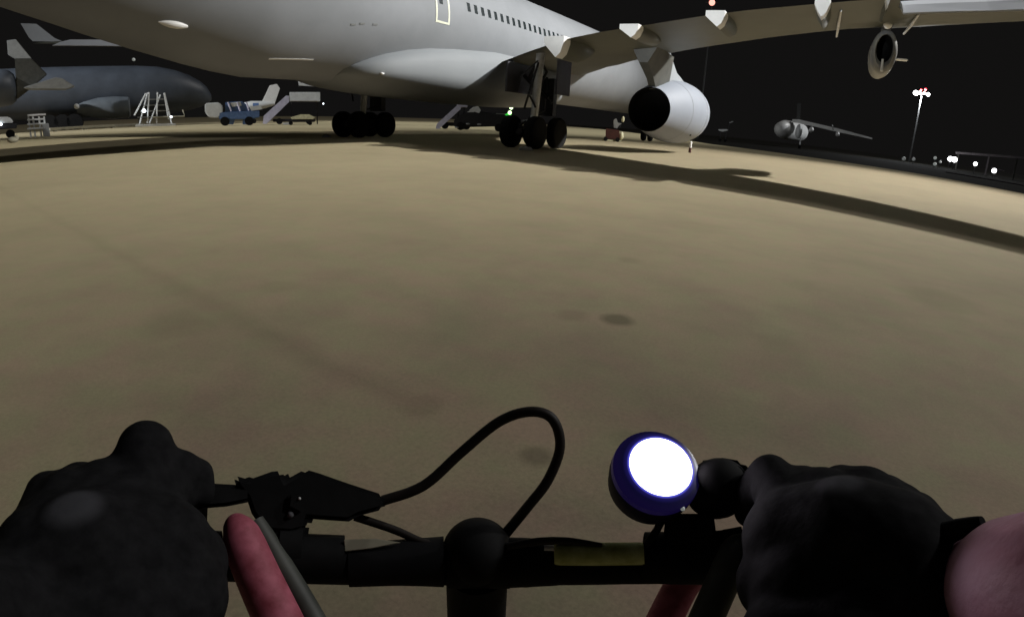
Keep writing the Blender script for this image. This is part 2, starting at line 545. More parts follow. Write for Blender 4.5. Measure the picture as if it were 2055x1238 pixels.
# belly strobe, skin strips and access panels
MB().ball((2.47, -7.3, 2.72), (0.07, 0.09, 0.05), 12, 8).build('belly_lamp', M['white'], air)
def skin_strip(y0, y1, z0, z1, th=0.03):
    rings = []
    for i in range(9):
        t = i / 8; y = y0 + (y1 - y0) * t; z = z0 + (z1 - z0) * t
        p, q = side(y, z), side(y, z + th)
        o_ = Vector((0.012, 0, -0.006))
        rings.append([p - o_, p + o_, q + o_, q - o_])
    return MB().grid(rings, True, True, True)
skin_strip(-11.6, -9.9, 2.93, 3.02, 0.035).build('skin_seam_strip', M['white'], air)
for y, z in ((-8.6, 4.30), (-8.0, 4.36), (-9.0, 4.22)):
    mb = skin_strip(y, y + 0.22, z, z + 0.03, 0.06)
    mb.build('access_panel', M['seam'], air)

# wings
LE = [(1.0, 12.6), (2.8, 10.6), (5, 8.4), (7.2, 6.4), (9.2, 5.1), (11, 3.9), (13.4, 2.76), (15.95, 1.17), (17.57, .23), (19.2, -.35), (22.7, -2.6), (26, -4.9), (29, -6.9), (31, -8.6)]
TE = [(1.0, 1.2), (2.8, 0.3), (5, -1.15), (6.4, -2.0), (7.8, -2.8), (9.2, -3.2), (11.2, -3.5), (13, -3.9), (14.65, -4.3), (16.1, -4.6), (20, -5.7), (25, -7.8), (29, -9.6), (31, -10.6)]
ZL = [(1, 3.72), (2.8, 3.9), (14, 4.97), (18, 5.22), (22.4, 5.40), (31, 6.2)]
ZP = [(1, 3.72), (2.8, 3.9), (14, 5.0), (21, 5.9), (31, 6.85)]


def interp(T, x):
    for (a, u), (b_, v) in zip(T, T[1:]):
        if x <= b_: return u + (v - u) * (x - a) / (b_ - a)
    return T[-1][1]


def wing_ring(x, sgn):
    le, te, z = interp(LE, x), interp(TE, x), interp(ZL if sgn > 0 else ZP, x)
    if 18.9 < x < 28.6: te += 1.15 - (x - 18.9) * 0.03
    c = le - te; th = c * (0.135 if x < 6 else 0.115)
    up, lo = [], []
    for i in range(13):
        t = i / 12; s_ = (1 - math.cos(t * math.pi)) / 2
        yt = 5 * (0.2969 * math.sqrt(s_) - 0.126 * s_ - 0.3516 * s_ ** 2 + 0.2843 * s_ ** 3 - 0.1036 * s_ ** 4)
        camb = 0.0
        up.append((sgn * x, le - c * s_, z + th * 0.42 + th * yt * 0.72 - 0.42 * th * s_ ** 1.6))
        lo.append((sgn * x, le - c * s_, z + th * 0.42 - th * yt * 0.42 - 0.42 * th * s_ ** 1.6 - 0.0))
    return up + lo[-2:0:-1]


for sgn in (1, -1):
    xs = [1.0, 2.8, 4, 5, 6, 7.2, 8, 9.2, 10, 11.2, 12.2, 13.4, 14.65, 16, 17.57, 18.88, 18.92, 21, 22.7, 25, 27, 28.55, 28.65, 30.2]
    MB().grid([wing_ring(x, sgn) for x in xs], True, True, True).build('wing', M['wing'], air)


def wp(x, fy, dz=0.0):
    """point on the wing's lower surface: span x, chord fraction fy from the leading edge"""
    le, te, z = interp(LE, x), interp(TE, x), interp(ZL, x)
    return Vector((x, le - (le - te) * fy, z + dz))


# flap track fairings: a keel-shaped body that runs back past the trailing edge to a cut-off white tail
def fairing(x, wdt, hgt, over, name='flap_fairing', length=3.4, top=0.12, skew=0.12):
    te, z = interp(TE, x), interp(ZL, x)
    rings = []
    y1 = te - over
    for t in (0, .06, .15, .3, .5, .7, .85, 1.0):
        y = te + length - (length + over) * t
        k = math.sin(min(1, t * 1.6 + 0.03) * math.pi / 2) ** 0.8
        w_, h_ = wdt * k, hgt * k
        zt = z + top
        rings.append([(x - w_ / 2, y, zt), (x - w_ / 2, y, zt - h_ * .35), (x - w_ * .25 + skew * w_, y, zt - h_ * .72), (x + skew * w_ * 1.2, y, zt - h_),
                      (x + w_ * .3 + skew * w_ * .5, y, zt - h_ * .78), (x + w_ / 2, y, zt - h_ * .3), (x + w_ / 2, y, zt)])
    o = MB().grid(rings[:-2], True, True, True).build(name, M['wing'], air, angle=50)  # body's shade and tail's light put into two paints
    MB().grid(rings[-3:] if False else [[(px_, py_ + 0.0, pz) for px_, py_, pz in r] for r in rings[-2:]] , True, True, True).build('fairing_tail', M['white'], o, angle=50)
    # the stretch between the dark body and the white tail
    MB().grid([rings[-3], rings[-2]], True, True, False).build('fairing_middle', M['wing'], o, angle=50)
    return o


fairing(7.35, 0.85, 0.80, 0.50, top=0.12, skew=0.10)
fairing(10.62, 0.68, 0.46, 0.35, top=0.05)
fairing(13.68, 0.60, 0.50, 0.30, top=0.05)
fairing(16.85, 0.42, 0.52, 0.25, top=0.10, skew=0.0)
fairing(18.55, 0.12, 0.34, 0.20, top=0.10, skew=0.0)

# drooped aileron panel, slim chordwise vanes
for sgn in (1, -1):
    rings = []
    for x in (18.98, 21, 23.5, 26, 28.5):
        te, z = interp(TE, x), interp(ZL if sgn > 0 else ZP, x); h = 1.55 - (x - 18.9) * .04
        zt = z - (.42 if sgn > 0 else .18)
        rings.append([(sgn * x, te + h + .12, z + .12), (sgn * x, te + h + .12, z + .30), (sgn * x, te + h * .5, (z + .30 + zt) / 2 + .05), (sgn * x, te, zt + .03), (sgn * x, te + .02, zt - .01), (sgn * x, te + h * .5, (z + .06 + zt) / 2)])
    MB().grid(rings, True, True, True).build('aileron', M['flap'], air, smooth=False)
    z = interp(ZL if sgn > 0 else ZP, 30.2); x = 30.2
    rings = []
    for dx, yl, yt, dz, th in ((0, -8.0, -10.2, 0.15, .16), (.22, -8.6, -10.4, .45, .12), (.55, -9.7, -10.8, 1.45, .07)):
        rings.append([(sgn * (x + dx), yl, z + dz), (sgn * (x + dx + th), (yl + yt) / 2, z + dz), (sgn * (x + dx), yt, z + dz), (sgn * (x + dx - th), (yl + yt) / 2, z + dz)])
    MB().grid(rings, True, True, True).build('winglet', M['skin'], air)

for x, y0, y1 in ((17.35, .05, .80), (19.55, .03, .6)):
    p, q = wp(x - .12, y0, -0.06), wp(x, y1, -0.02)
    MB().tube([p, (p + q) / 2 + Vector((0, 0, -.03)), q], [0.035, 0.05, 0.03], 8).build('wing_vane', M['lightmetal'], air)

# inboard engine
EX, EZ = 9.42, 2.17
eng = part_empty('engine', air)
mb = MB()
np_ = [(9.6, 1.34), (9.75, 1.42), (9.4, 1.54), (8.6, 1.63), (7.5, 1.66), (6.2, 1.58), (5.0, 1.42), (4.0, 1.22), (3.25, 1.06), (3.03, 1.035)]
rings = [circ(EX, y, EZ - (0.09 if y < 5 else 0.0) * (5 - y) / 2, r, r, 56) for y, r in np_]
mb.grid(rings, True, False, False)
nac = mb.build('nacelle', M['nacelle'], eng, angle=60)
MB().grid([circ(EX, y, EZ - .09, r, r, 40) for y, r in ((3.6, 1.08), (3.03, 1.03), (3.02, .985), (3.9, 0.95), (4.6, 0.01))], True, False, True).build('exhaust_nozzle', M['hole'], eng)
MB().grid([circ(EX, y, EZ, r, r, 40) for y, r in ((9.3, 1.36), (8.9, 1.3), (8.88, 0.02))], True, False, True).build('fan_intake', M['hole'], eng)
for y, r in ((8.35, 1.645), (5.6, 1.507)):
    MB().grid([circ(EX, y + dy, EZ, r + dr, r + dr, 56) for dy, dr in ((-.015, -.02), (-.015, .0), (.015, .0), (.015, -.02))], True, loop=True).build('cowl_seam', M['seam'], nac)
MB().ball((EX + 1.16, 6.9, EZ - 1.12), (0.05, 0.09, 0.07), 10, 6).build('drain_mouth', M['hole'], nac)
# pylon: V-shaped rear, shade put into its grey; pale front, concave brow
def plate(pts_y_z_w, name, m, parent, x=EX):
    rings = []
    for y, zb, zt, wb, wt in pts_y_z_w:
        rings.append([(x - wb / 2, y, zb), (x + wb / 2, y, zb), (x + wt / 2, y, zt), (x - wt / 2, y, zt)])
    return MB().grid(rings, True, True, True).build(name, m, parent, angle=35)
plate([(1.6, 4.05, 4.75, 0.4, 1.2), (2.8, 3.45, 4.75, 0.34, 1.15), (3.3, 3.02, 4.72, 0.34, 1.1), (4.3, 3.1, 4.7, 0.42, 1.0), (5.0, 3.2, 4.75, 0.5, 0.8)], 'pylon', M['dark_grey'], eng)
plate([(4.4, 3.2, 4.4, 0.46, 0.40), (5.1, 3.3, 4.95, 0.5, 0.34), (5.9, 3.4, 4.55, 0.5, 0.30), (6.7, 3.4, 4.15, 0.5, 0.3), (7.6, 3.4, 4.0, 0.48, 0.3), (8.5, 3.45, 3.86, 0.3, 0.2)], 'pylon_front', M['fairing'], eng)

# outboard pod seen end-on: a slim upright oval ring round a dark hollow
pod = part_empty('outboard_pod', air)
PX, PZ, PY = 18.86, 4.52, -1.1


def oval(y, rx, rz_, zc=PZ, n=48):
    return [(PX + rx * math.cos(2 * math.pi * j / n), y, zc + rz_ * math.sin(2 * math.pi * j / n)) for j in range(n)]


MB().grid([oval(PY, .26, .46, PZ + .08), oval(PY - .12, .30, .54), oval(PY - .05, .40, .70), oval(PY + .3, .44, .74), oval(PY + 1.2, .46, .76), oval(PY + 2.4, .40, .66), oval(PY + 3.0, .30, .5)],
          True, False, False).build('pod_shell', M['podgrey'], pod, angle=70)
MB().grid([oval(PY - .03, .27, .47, PZ + .09), oval(PY + .8, .2, .36, PZ + .09), oval(PY + 1.0, .01, .01, PZ + .09)], True, False, True).build('pod_hollow', M['hole'], pod)
MB().tube([(PX - .02, PY - .09, PZ - .28), (PX - .0, PY - .14, PZ - .68)], [0.035, 0.05], 8).build('pod_rib', M['pale'], pod)
MB().ball((PX - .02, PY - .35, PZ + .80), (0.14, 0.2, 0.14), 16, 10).build('pod_ball', M['white'], pod)
MB().box((PX + .62, PY + .5, PZ - .16), (0.4, 0.3, 0.04)).build('pod_vane', M['pale'], pod)
plate([(PY - .3, PZ + .66, 5.4, .2, .3), (PY + 1.2, PZ + .7, 5.5, .24, .3), (PY + 2.2, PZ + .6, 5.2, .2, .2)], 'pod_pylon', M['dark_grey'], pod, x=PX)

# landing gears
def gear(x, name='landing_gear'):
    gp = part_empty(name, air)
    s = 1 if x > 0 else -1
    MB().tube([(x, -0.4, 4.3), (x, -0.7, 1.3)], [0.20, 0.17], 16).build('strut', M['lightmetal'], gp)
    mb = MB()
    mb.tube([(x, -1.95, 0.72), (x, 0.75, 0.72)], 0.15, 10)
    for wy in (-1.6, 0.4): mb.tube([(x - .85, wy, .70), (x + .85, wy, .70)], 0.1, 10)
    mb.tube([(x, -0.6, 2.6), (x - s * 1.6, -0.4, 3.9)], 0.09, 8)
    mb.tube([(x, -0.8, 1.4), (x, 0.2, 1.7), (x, 0.3, 3.2)], 0.06, 8)
    mb.tube([(x - .2, -0.9, 1.25), (x - .2, -1.7, .9)], 0.05, 8)
    mb.box((x, -.6, .72), (.9, 1.3, .5))
    for k in range(9):
        yy = random.uniform(-1.6, .6); zz = random.uniform(1.5, 3.4)
        mb.tube([(x + random.uniform(-.5, .5), yy, zz), (x + random.uniform(-.3, .3), yy + random.uniform(-.5, .5), zz + .6), (x, -.5, 3.9)], random.uniform(.03, .07), 6)
    mb.box((x - .1, .55, 2.3), (.9, .35, 1.7))
    mb.build('bogie_beam', M['darkmetal'], gp)
    MB().box((x - s * .9, -.6, 3.05), (.08, 2.3, 1.3)).build('bay_door', M['gearviolet'], gp, smooth=False)
    mb = MB()
    mb.box((x + s * 0.95, 0.1, 3.15), (0.07, 1.3, 1.5), 0.0)
    mb.build('gear_door', M['gearviolet'], gp, smooth=False)
    MB().tube([(x - .1, -1.0, 1.22), (x - .45, -1.25, 1.12)], [.06, .035], 8).build('torque_link', M['lightmetal'], gp)
    for wy in (-1.6, 0.4):
        for dx in (-.62, .62):
            rings = []
            for xx, r in ((-.26, .36), (-.25, .55), (-.22, .65), (-.12, .70), (.12, .70), (.22, .65), (.25, .55), (.26, .36)):
                rings.append([(x + dx + xx, wy + r * math.cos(2 * math.pi * j / 36), .70 + r * math.sin(2 * math.pi * j / 36)) for j in range(36)])
            MB().grid(rings, True, True, True).build('wheel', M['rubber'], gp)
    return gp


gear(5.34); gear(-5.6)
gp = part_empty('landing_gear', air)
MB().tube([(0, 32.2, 4.2), (0, 32.4, .6)], 0.14, 12).build('strut', M['lightmetal'], gp)
for dx in (-.35, .35):
    rings = []
    for xx, r in ((-.2, .3), (-.18, .5), (-.08, .56), (.08, .56), (.18, .5), (.2, .3)):
        rings.append([(dx + xx, 32.4 + r * math.cos(2 * math.pi * j / 28), .56 + r * math.sin(2 * math.pi * j / 28)) for j in range(28)])
    MB().grid(rings, True, True, True).build('wheel', M['rubber'], gp)
# tailplane and fin (out of the frame, they throw their shadow)
mb = MB()
for sgn in (1, -1):
    rings = []
    for x, yl, yt in ((0.8, -23.5, -29.2), (9.7, -29.4, -31.8)):
        z = 6.9 + 0.1 * x
        rings.append([(sgn * x, yl, z), (sgn * x, yl - .3 * (yl - yt), z + .22), (sgn * x, yt, z + .02), (sgn * x, yl - .3 * (yl - yt), z - .2)])
    mb.grid(rings, True, True, True)
mb.build('tailplane', M['skin'], air)
rings = []
for z, yl, yt in ((7.6, -20.5, -29.5), (16.8, -28.6, -32.4)):
    rings.append([(0, yl, z), (.25, yl - .3 * (yl - yt), z), (0, yt, z), (-.25, yl - .3 * (yl - yt), z)])
MB().grid(rings, True, True, True).build('tail_fin', M['skin'], air)


# ------------------------------------------------------------------ small things on the apron by the airliner
def chock(px, py, label, s=1.0):
    p = ground(px, py)
    sp = Spot(px, (p - CAM).to_2d().length)
    e_ = empty('wheel_chock', label, 'wheel chock', p, sp.rz, 'wheel chocks at the landing gears')
    MB().prism([(-.30 * s, 0.0), (.30 * s, 0.0), (.24 * s, .12 * s), (0.05, .16 * s), (-.24 * s, .12 * s)], -.12, .12).build('block', M['pale'], e_, bevel=0.02)
    MB().tube([(-.2 * s, -.1, .10), (0, -.14, .19 * s), (.2 * s, -.1, .10)], .012, 6).build('handle', M['cable'], e_)
    return e_


chock(1055, 302, 'pale wheel chock lying just in front of the nearer, right hand landing gear')
chock(655, 276, 'small pale wheel chock at the left end of the farther landing gear', 0.9)

# slim marker post beneath the engine
p = ground(1384, 307)
e_ = empty('marker_post', 'slim white and black marker post on the apron below the engine', 'post', p, 0)
MB().tube([(0, 0, .30), (0, 0, .62), (0, 0, .66)], [.075, .07, .03], 12).build('post_top', M['white'], e_)
MB().tube([(0, 0, 0), (0, 0, .30)], [.085, .075], 12).build('post_base', M['darkred'], e_)

# maintenance cart beyond the engine
sp = Spot(1231, 46.5)
e_ = empty('maintenance_cart', 'dark red maintenance cart with yellow white base and raised lamp beside the engine', 'cart', sp.o, sp.rz)
P = sp.p
MB().prism([P(1216, 258), P(1243, 262), P(1243, 280), P(1215, 279)], -.7, .7).build('cart_box', M['darkred'], e_, bevel=.03)
MB().prism([P(1209, 279), P(1246, 283), P(1246, 286.5), P(1209, 283)], -.8, .8).build('base_frame', M['hivis'], e_, bevel=.02)
for x in (1215, 1239):
    c = P(x, 284)
    MB().tube([(c[0], -.9, .17), (c[0], .9, .17)], .17, 14).build('wheel', M['rubber'], e_)
c = P(1247, 273); MB().ball((c[0], -.3, c[1]), (.19, .19, .33)).build('side_tank', M['hivis'], e_)
MB().prism([P(1231, 241), P(1237, 238), P(1240, 247), P(1248, 248), P(1242, 253), P(1238, 259), P(1231, 257)], -.25, .15).build('tool_rack', M['grey'], e_, bevel=.03)
c, d_ = P(1249, 240), P(1243, 258)
mb = MB().tube([(d_[0], 0, d_[1]), (c[0], 0, c[1])], .04, 8); mb.build('lamp_pole', M['darkmetal'], e_)
rings = []
MB().ball((c[0] + .05, -.05, c[1]), (.13, .1, .24)).build('lamp_head', M['hivis'], e_)

# ------------------------------------------------------------------ background, left
# dark blue wide-body
sp = Spot(260, 95)
e_ = empty('parked_airliner', 'dark blue wide body airliner parked far left with a lit slate grey engine', 'airplane', sp.o, sp.rz)
P = sp.p
x1, zc = P(430, 205); _, zt = P(300, 128); _, zb = P(300, 232)
rz_ = (zt - zb) / 2 * 0.98; zc = (zt + zb) / 2
x0 = P(-60, 200)[0]
rings = []
for t in [0, .002, .02, .05, .1, .16, .24, .32, .5, .75, 1.0]:
    k = math.sin(min(1, t / .30) * math.pi / 2) ** 0.45 if t < .30 else 1
    x = x1 + (x0 - x1) * t
    r = max(.03, rz_ * k)
    rings.append([(x, 3 + r * 0.85 * math.cos(2 * math.pi * j / 40), zc - (1 - k) * rz_ * .35 + r * math.sin(2 * math.pi * j / 40)) for j in range(40)])
MB().grid(rings, True, True, True).build('fuselage', M['navy'], e_)
# engine under it
en = part_empty('engine', e_)
c, d_ = P(158, 222), P(262, 222); rr = (P(200, 196)[1] - P(200, 240)[1]) / 2; zz = P(200, 218)[1]
MB().grid([[(c[0] + (d_[0] - c[0]) * t, -2.5 + rr * k * math.cos(2 * math.pi * j / 28), zz + rr * k * math.sin(2 * math.pi * j / 28)) for j in range(28)] for t, k in ((0, .35), (.12, .6), (.4, .92), (.7, 1.0), (.97, .93), (1, .8))], True, True, True).build('nacelle', mat('slate_nacelle', (0.09, 0.105, 0.12), .5, var=.2, scale=.8), en)
MB().ball((c[0], -3.2, zz + .35), .38).build('nacelle_lamp', M['pale'], en)
for x in (100, 125, 150):
    c = P(x, 236)
    MB().tube([(c[0], -.8, 1.1), (c[0], .8, 1.1)], 1.1, 22).build('wheel', M['rubber'], e_)

# second aircraft at the frame's edge: only its grey fin, cowling and flank show
sp = Spot(30, 88)
e_ = empty('parked_jet', 'grey finned jet at the left frame edge in front of the dark blue airliner', 'airplane', sp.o, sp.rz)
P = sp.p
MB().prism([P(14, 82), P(32, 80), P(64, 119), P(30, 119), P(16, 110)], -.3, .3).build('tail_fin', M['grey'], e_, bevel=.05)
rings = []
c0, c1 = P(-60, 170), P(34, 172); rr = (P(10, 137)[1] - P(10, 215)[1]) / 2; zz = P(10, 176)[1]
for t, k in ((0, 1), (.6, 1), (.85, .9), (.96, .7), (1, .35)):
    rings.append([(c0[0] + (c1[0] - c0[0]) * t, 1 + rr * k * math.cos(2 * math.pi * j / 32), zz + rr * k * math.sin(2 * math.pi * j / 32)) for j in range(32)])
MB().grid(rings, True, True, True).build('fuselage', M['navy'], e_)
MB().prism([P(46, 178), P(110, 158), P(122, 160), P(148, 176), P(130, 182), P(60, 182)], -2.5, -.5).build('wing_tip', M['grey'], e_, bevel=.1)
MB().prism([P(30, 119), P(64, 119), P(95, 150), P(60, 180), P(34, 200)], -.4, .6).build('tail_cone', M['dark_grey'], e_, bevel=.1)

# white equipment rack in the left foreground of the background
sp = Spot(80, 58)
e_ = empty('equipment_trolley', 'white slatted equipment trolley standing leftmost on the far apron', 'trolley', sp.o, sp.rz)
P = sp.p
for x in (57, 66, 78, 88):
    a, c = P(x, 234), P(x, 275)
    MB().box((a[0], (x % 3) * .3 - .3, a[1] / 2), (.14, .14, a[1])).build('upright', M['pale'], e_)
for y in (232, 241, 250, 259):
    a, c = P(55, y), P(90 if y > 235 else 92, y)
    MB().box(((a[0] + c[0]) / 2, 0, a[1]), (c[0] - a[0], 1.0, .13)).build('shelf', M['white'] if y == 232 else M['pale'], e_)
a = P(95, 262)
MB().box((a[0] - .1, 0, a[1]), (.55, 1.0, 1.2)).build('side_box', M['grey'], e_, bevel=.04)

sp = Spot(20, 62)
e_ = empty('service_van', 'low pale vehicle with a small lit lamp at the far left edge', 'van', sp.o, sp.rz)
P = sp.p
MB().prism([P(-30, 236), P(18, 235), P(26, 242), P(27, 247), P(-30, 248)], -.9, .9).build('van_body', M['pale'], e_, bevel=.08)
MB().prism([P(-30, 249), P(34, 248), P(34, 258), P(-30, 262)], -.8, .8).build('chassis', M['darkmetal'], e_, bevel=.05)
for x in (-12, 20):
    c = P(x, 262); MB().tube([(c[0], -.95, .38), (c[0], -.7, .38)], .38, 18).build('wheel', M['rubber'], e_)
c = P(2, 250); MB().ball((c[0], -1.0, c[1]), .12).build('lamp', M['lampc'], e_)
sp = Spot(20, 45)
e_ = empty('sand_bag', 'small pale lumpy bag on the ground below the leftmost vehicle', 'bag', sp.o, sp.rz)
MB().ball((0, 0, .18), (.34, .25, .2)).ball((.25, 0, .3), (.16, .16, .18)).build('bag_body', M['conc'], e_)

# low pale barrier along the far lit strip
p0, p1 = Spot(96, 84).o, Spot(285, 92).o
d = p1 - p0
e_ = empty('low_barrier', 'long low cream barrier lying between trolley and white access steps', 'barrier', (p0 + p1) / 2, math.atan2(d.y, d.x))
MB().box((0, 0, .34), (d.length, .5, .34)).build('rail', M['conc'], e_, bevel=.03)
for t in (-.45, -.15, .15, .45):
    MB().box((t * d.length, 0, .09), (.4, .5, .16)).build('foot', M['conc'], e_)

# white access steps with splayed frame
sp = Spot(312, 76)
e_ = empty('access_steps', 'white splayed frame access steps standing before the dark blue airliner nose', 'access steps', sp.o, sp.rz)
P = sp.p
for (xa, ya), (xb, yb), dy in (((293, 188), (270, 232), -.6), ((299, 186), (296, 247), -.6), ((316, 186), (314, 247), -.6), ((329, 188), (338, 240), -.6), ((296, 186), (280, 249), .8), ((330, 186), (345, 249), .8), ((322, 190), (300, 247), .8)):
    a, c = P(xa, ya), P(xb, yb)
    MB().tube([(a[0], dy, a[1]), (c[0], dy * 1.2, c[1])], .085, 8).build('frame_leg', M['pale'], e_)
for y, xa, xb in ((200, 292, 332), (212, 288, 336), (224, 282, 340), (236, 276, 344)):
    a, c = P(xa, y), P(xb, y)
    MB().box(((a[0] + c[0]) / 2, .1 - (y - 200) * .02, a[1]), (c[0] - a[0], .5, .10)).build('tread', M['grey'], e_)
a = P(312, 244); MB().box((a[0], 0, .3), (4.6, 1.6, .28)).build('base', M['pale'], e_, bevel=.04)
c = P(289, 223); MB().ball((c[0], -.9, c[1]), .22).build('lamp', M['lampc'], e_)
c, d_ = P(307, 236), P(370, 234)
MB().tube([(c[0], -.9, c[1]), (d_[0], -.9, d_[1]), (P(366, 221)[0], -.9, P(366, 221)[1])], .09, 8).build('tow_bar', M['conc'], e_)
c = P(343, 235); MB().ball((c[0], -1.0, c[1]), .13).build('lamp', M['lampc'], e_)

# blue cargo loader
sp = Spot(480, 76)
e_ = empty('cargo_loader', 'blue cargo loader truck with white cab left of the white stairs', 'truck', sp.o, sp.rz)
P = sp.p
MB().prism([P(412, 208), P(440, 206), P(447, 214), P(447, 232), P(436, 238), P(420, 236), P(412, 226)], -1.3, 1.3).build('cab', M['pale'], e_, bevel=.12)
MB().prism([P(440, 226), P(520, 222), P(520, 236), P(500, 240), P(440, 240)], -1.3, 1.3).build('chassis', M['blue'], e_, bevel=.06)
MB().prism([P(452, 206), P(486, 204), P(500, 216), P(512, 222), P(452, 226)], -1.0, 1.0).build('lift_frame', M['blue'], e_, bevel=.06)
for x in (458, 476, 494):
    a, c = P(x, 206), P(x + 6, 224)
    MB().tube([(a[0], -1.1, a[1]), (c[0], -1.1, c[1])], .1, 8).build('lift_arm', M['lilac'], e_)
for x in (452, 500):
    c = P(x, 245); MB().tube([(c[0], -1.35, .55), (c[0], -1.0, .55)], .55, 20).build('wheel', M['rubber'], e_)
MB().prism([P(462, 207), P(482, 205), P(485, 213), P(466, 215)], -1.12, -1.0).build('side_panel', M['pale'], e_)
MB().prism([P(500, 215), P(522, 212), P(526, 220), P(504, 223)], -1.3, -.9).build('rear_panel', M['pale'], e_)
MB().prism([P(448, 240), P(472, 240), P(468, 250), P(450, 250)], -1.2, 1.0).build('support_leg', M['blue'], e_)
MB().prism([P(487, 240), P(496, 240), P(496, 250), P(487, 250)], -1.2, 1.0).build('support_leg', M['blue'], e_)

# small white jet with raised tail behind the loader
sp = Spot(530, 95)
e_ = empty('small_jet', 'small white jet with a tall pale tail fin between blue loader and stairs', 'airplane', sp.o, sp.rz)
P = sp.p
MB().prism([P(541, 172), P(556, 169), P(562, 178), P(551, 210), P(520, 218), P(516, 216), P(528, 200)], -.2, .2).build('tail_fin', M['white'], e_, bevel=.05)
rings = []
c0, c1 = P(484, 214), P(552, 209)
for t, k in ((0, .3), (.1, .8), (.3, 1), (.7, .8), (.93, .4), (1, .15)):
    rings.append([(c0[0] + (c1[0] - c0[0]) * t, .9 * k * math.cos(2 * math.pi * j / 24), c0[1] + (c1[1] - c0[1]) * t + .72 * k * math.sin(2 * math.pi * j / 24)) for j in range(24)])
MB().grid(rings, True, True, True).build('fuselage', M['pale'], e_)
c = P(508, 213)
MB().tube([(c[0], -1.7, c[1]), (c[0] + .9, -1.7, c[1] - .0)], .42, 16).build('engine', M['blue'], e_)
for dy in (-1.2, 1.2):
    MB().tube([(c[0], dy, .4), (c[0], dy, c[1] - .3)], .08, 8).build('gear_leg', M['darkmetal'], e_)
    MB().tube([(c[0], dy - .12, .38), (c[0], dy + .12, .38)], .38, 16).build('wheel', M['rubber'], e_)


# passenger stairs trucks
def stairs(px, dist, label, pts_flight, plat, foot, m1, m2):
    sp = Spot(px, dist); P = sp.p
    e_ = empty('passenger_stairs', label, 'aircraft stairs', sp.o, sp.rz, 'aircraft stairs beyond the landing gear')
    (xa, ya), (xb, yb), th = pts_flight
    for dy in (-1.0, 1.0):
        MB().prism([P(xa, ya), P(xa + 2, ya - th), P(xb, yb - th * .75), P(xb + 6, yb - th * .75), P(xb + 6, yb), P(xa + 7, ya)], dy - .06, dy + .06).build('side_panel', m1, e_)
    n = 12
    a, c = P(xa + 4, ya - 2), P(xb, yb)
    for i in range(n):
        t = (i + .5) / n
        MB().box((a[0] + (c[0] - a[0]) * t, 0, a[1] + (c[1] - a[1]) * t), (.34, 1.85, .06)).build('step', M['grey'], e_)
    if plat:
        (x2, y2), (x3, y3) = plat
        a, c = P(x2, y2), P(x3, y3)
        MB().prism([P(x2 + 5, y3), P(x3, y3), P(x3, y2), P(x2 + 5, y2)], -1.05, 1.05).build('platform', m2, e_, bevel=.04)
        for x in (x2 + 8, x3 - 6):
            b_ = P(x, y3)
            MB().box((b_[0], .6, b_[1] / 2), (.16, .16, b_[1])).build('platform_leg', M['darkmetal'], e_)
    a, c = P(foot[0], foot[2]), P(foot[1], foot[2])
    MB().box(((a[0] + c[0]) / 2, 0, .55), (c[0] - a[0], 1.7, .4)).build('chassis', M['darkmetal'], e_, bevel=.05)
    for t in (.15, .85):
        MB().tube([(a[0] + (c[0] - a[0]) * t, -1.0, .42), (a[0] + (c[0] - a[0]) * t, -.7, .42)], .42, 18).build('wheel', M['rubber'], e_)
    return e_, sp


e_, sp = stairs(585, 82, 'white passenger stairs with long platform left of the farther landing gear',
                ((528, 249), (574, 205), 16), ((576, 186), (642, 204)), (548, 632, 240), M['lilac'], M['pale'])
P = sp.p
MB().prism([P(598, 158), P(601, 158), P(603, 167), P(655, 170), P(655, 175), P(600, 172)], -.6, .6).build('canopy_rail', M['pale'], e_)
c = P(648, 209); MB().ball((c[0], -1.2, c[1]), .1).build('lamp', M['lampc'], e_)
stairs(905, 64, 'dim lilac passenger stairs standing between the two landing gears',
       ((875, 260), (918, 220), 11), ((912, 209), (938, 216)), (884, 945, 250), M['lilac'], M['lilac'])

sp = Spot(605, 74)
e_ = empty('baggage_cart', 'small cart with a cream cover below the platform of the stairs', 'cart', sp.o, sp.rz)
P = sp.p
MB().prism([P(583, 236), P(604, 230), P(620, 230), P(633, 236), P(628, 240), P(586, 240)], -.7, .7).build('cover', M['hivis'], e_, bevel=.04)
MB().prism([P(578, 241), P(630, 241), P(630, 245), P(578, 245)], -.6, .6).build('bed', M['darkmetal'], e_)
for x in (584, 622):
    c = P(x, 248); MB().tube([(c[0], -.75, .25), (c[0], -.5, .25)], .25, 14).build('wheel', M['rubber'], e_)
MB().prism([P(566, 247), P(580, 246), P(582, 250), P(570, 251)], -.4, .2).build('tow_hitch', M['pale'], e_)

# equipment tractor with green-white lamp between the gears
sp = Spot(975, 60)
e_ = empty('tow_tractor', 'dark tow tractor with a green and white lamp between the landing gears', 'tractor', sp.o, sp.rz)
P = sp.p
MB().prism([P(912, 240), P(930, 228), P(960, 224), P(1015, 230), P(1018, 254), P(912, 256)], -1.0, 1.0).build('body', M['darkmetal'], e_, bevel=.1)
MB().prism([P(942, 222), P(950, 216), P(960, 214), P(965, 222), P(962, 228)], -1.05, -.6).build('cab_hood', M['pale'], e_, bevel=.03)
MB().prism([P(938, 226), P(948, 220), P(952, 226)], -1.05, -.6).build('cab_visor', M['pale'], e_)
for x in (925, 1000):
    c = P(x, 262); MB().tube([(c[0], -1.15, .42), (c[0], -.85, .42)], .42, 18).build('wheel', M['rubber'], e_)
for x, y in ((918, 256), (940, 249), (962, 250)):
    c = P(x, y); MB().ball((c[0], -1.2, c[1]), (.22, .08, .09)).build('reflector', M['grey'], e_)
c = P(1025, 217); MB().ball((c[0], -1.2, c[1]), .20).build('lamp', M['lampgreen'], e_)
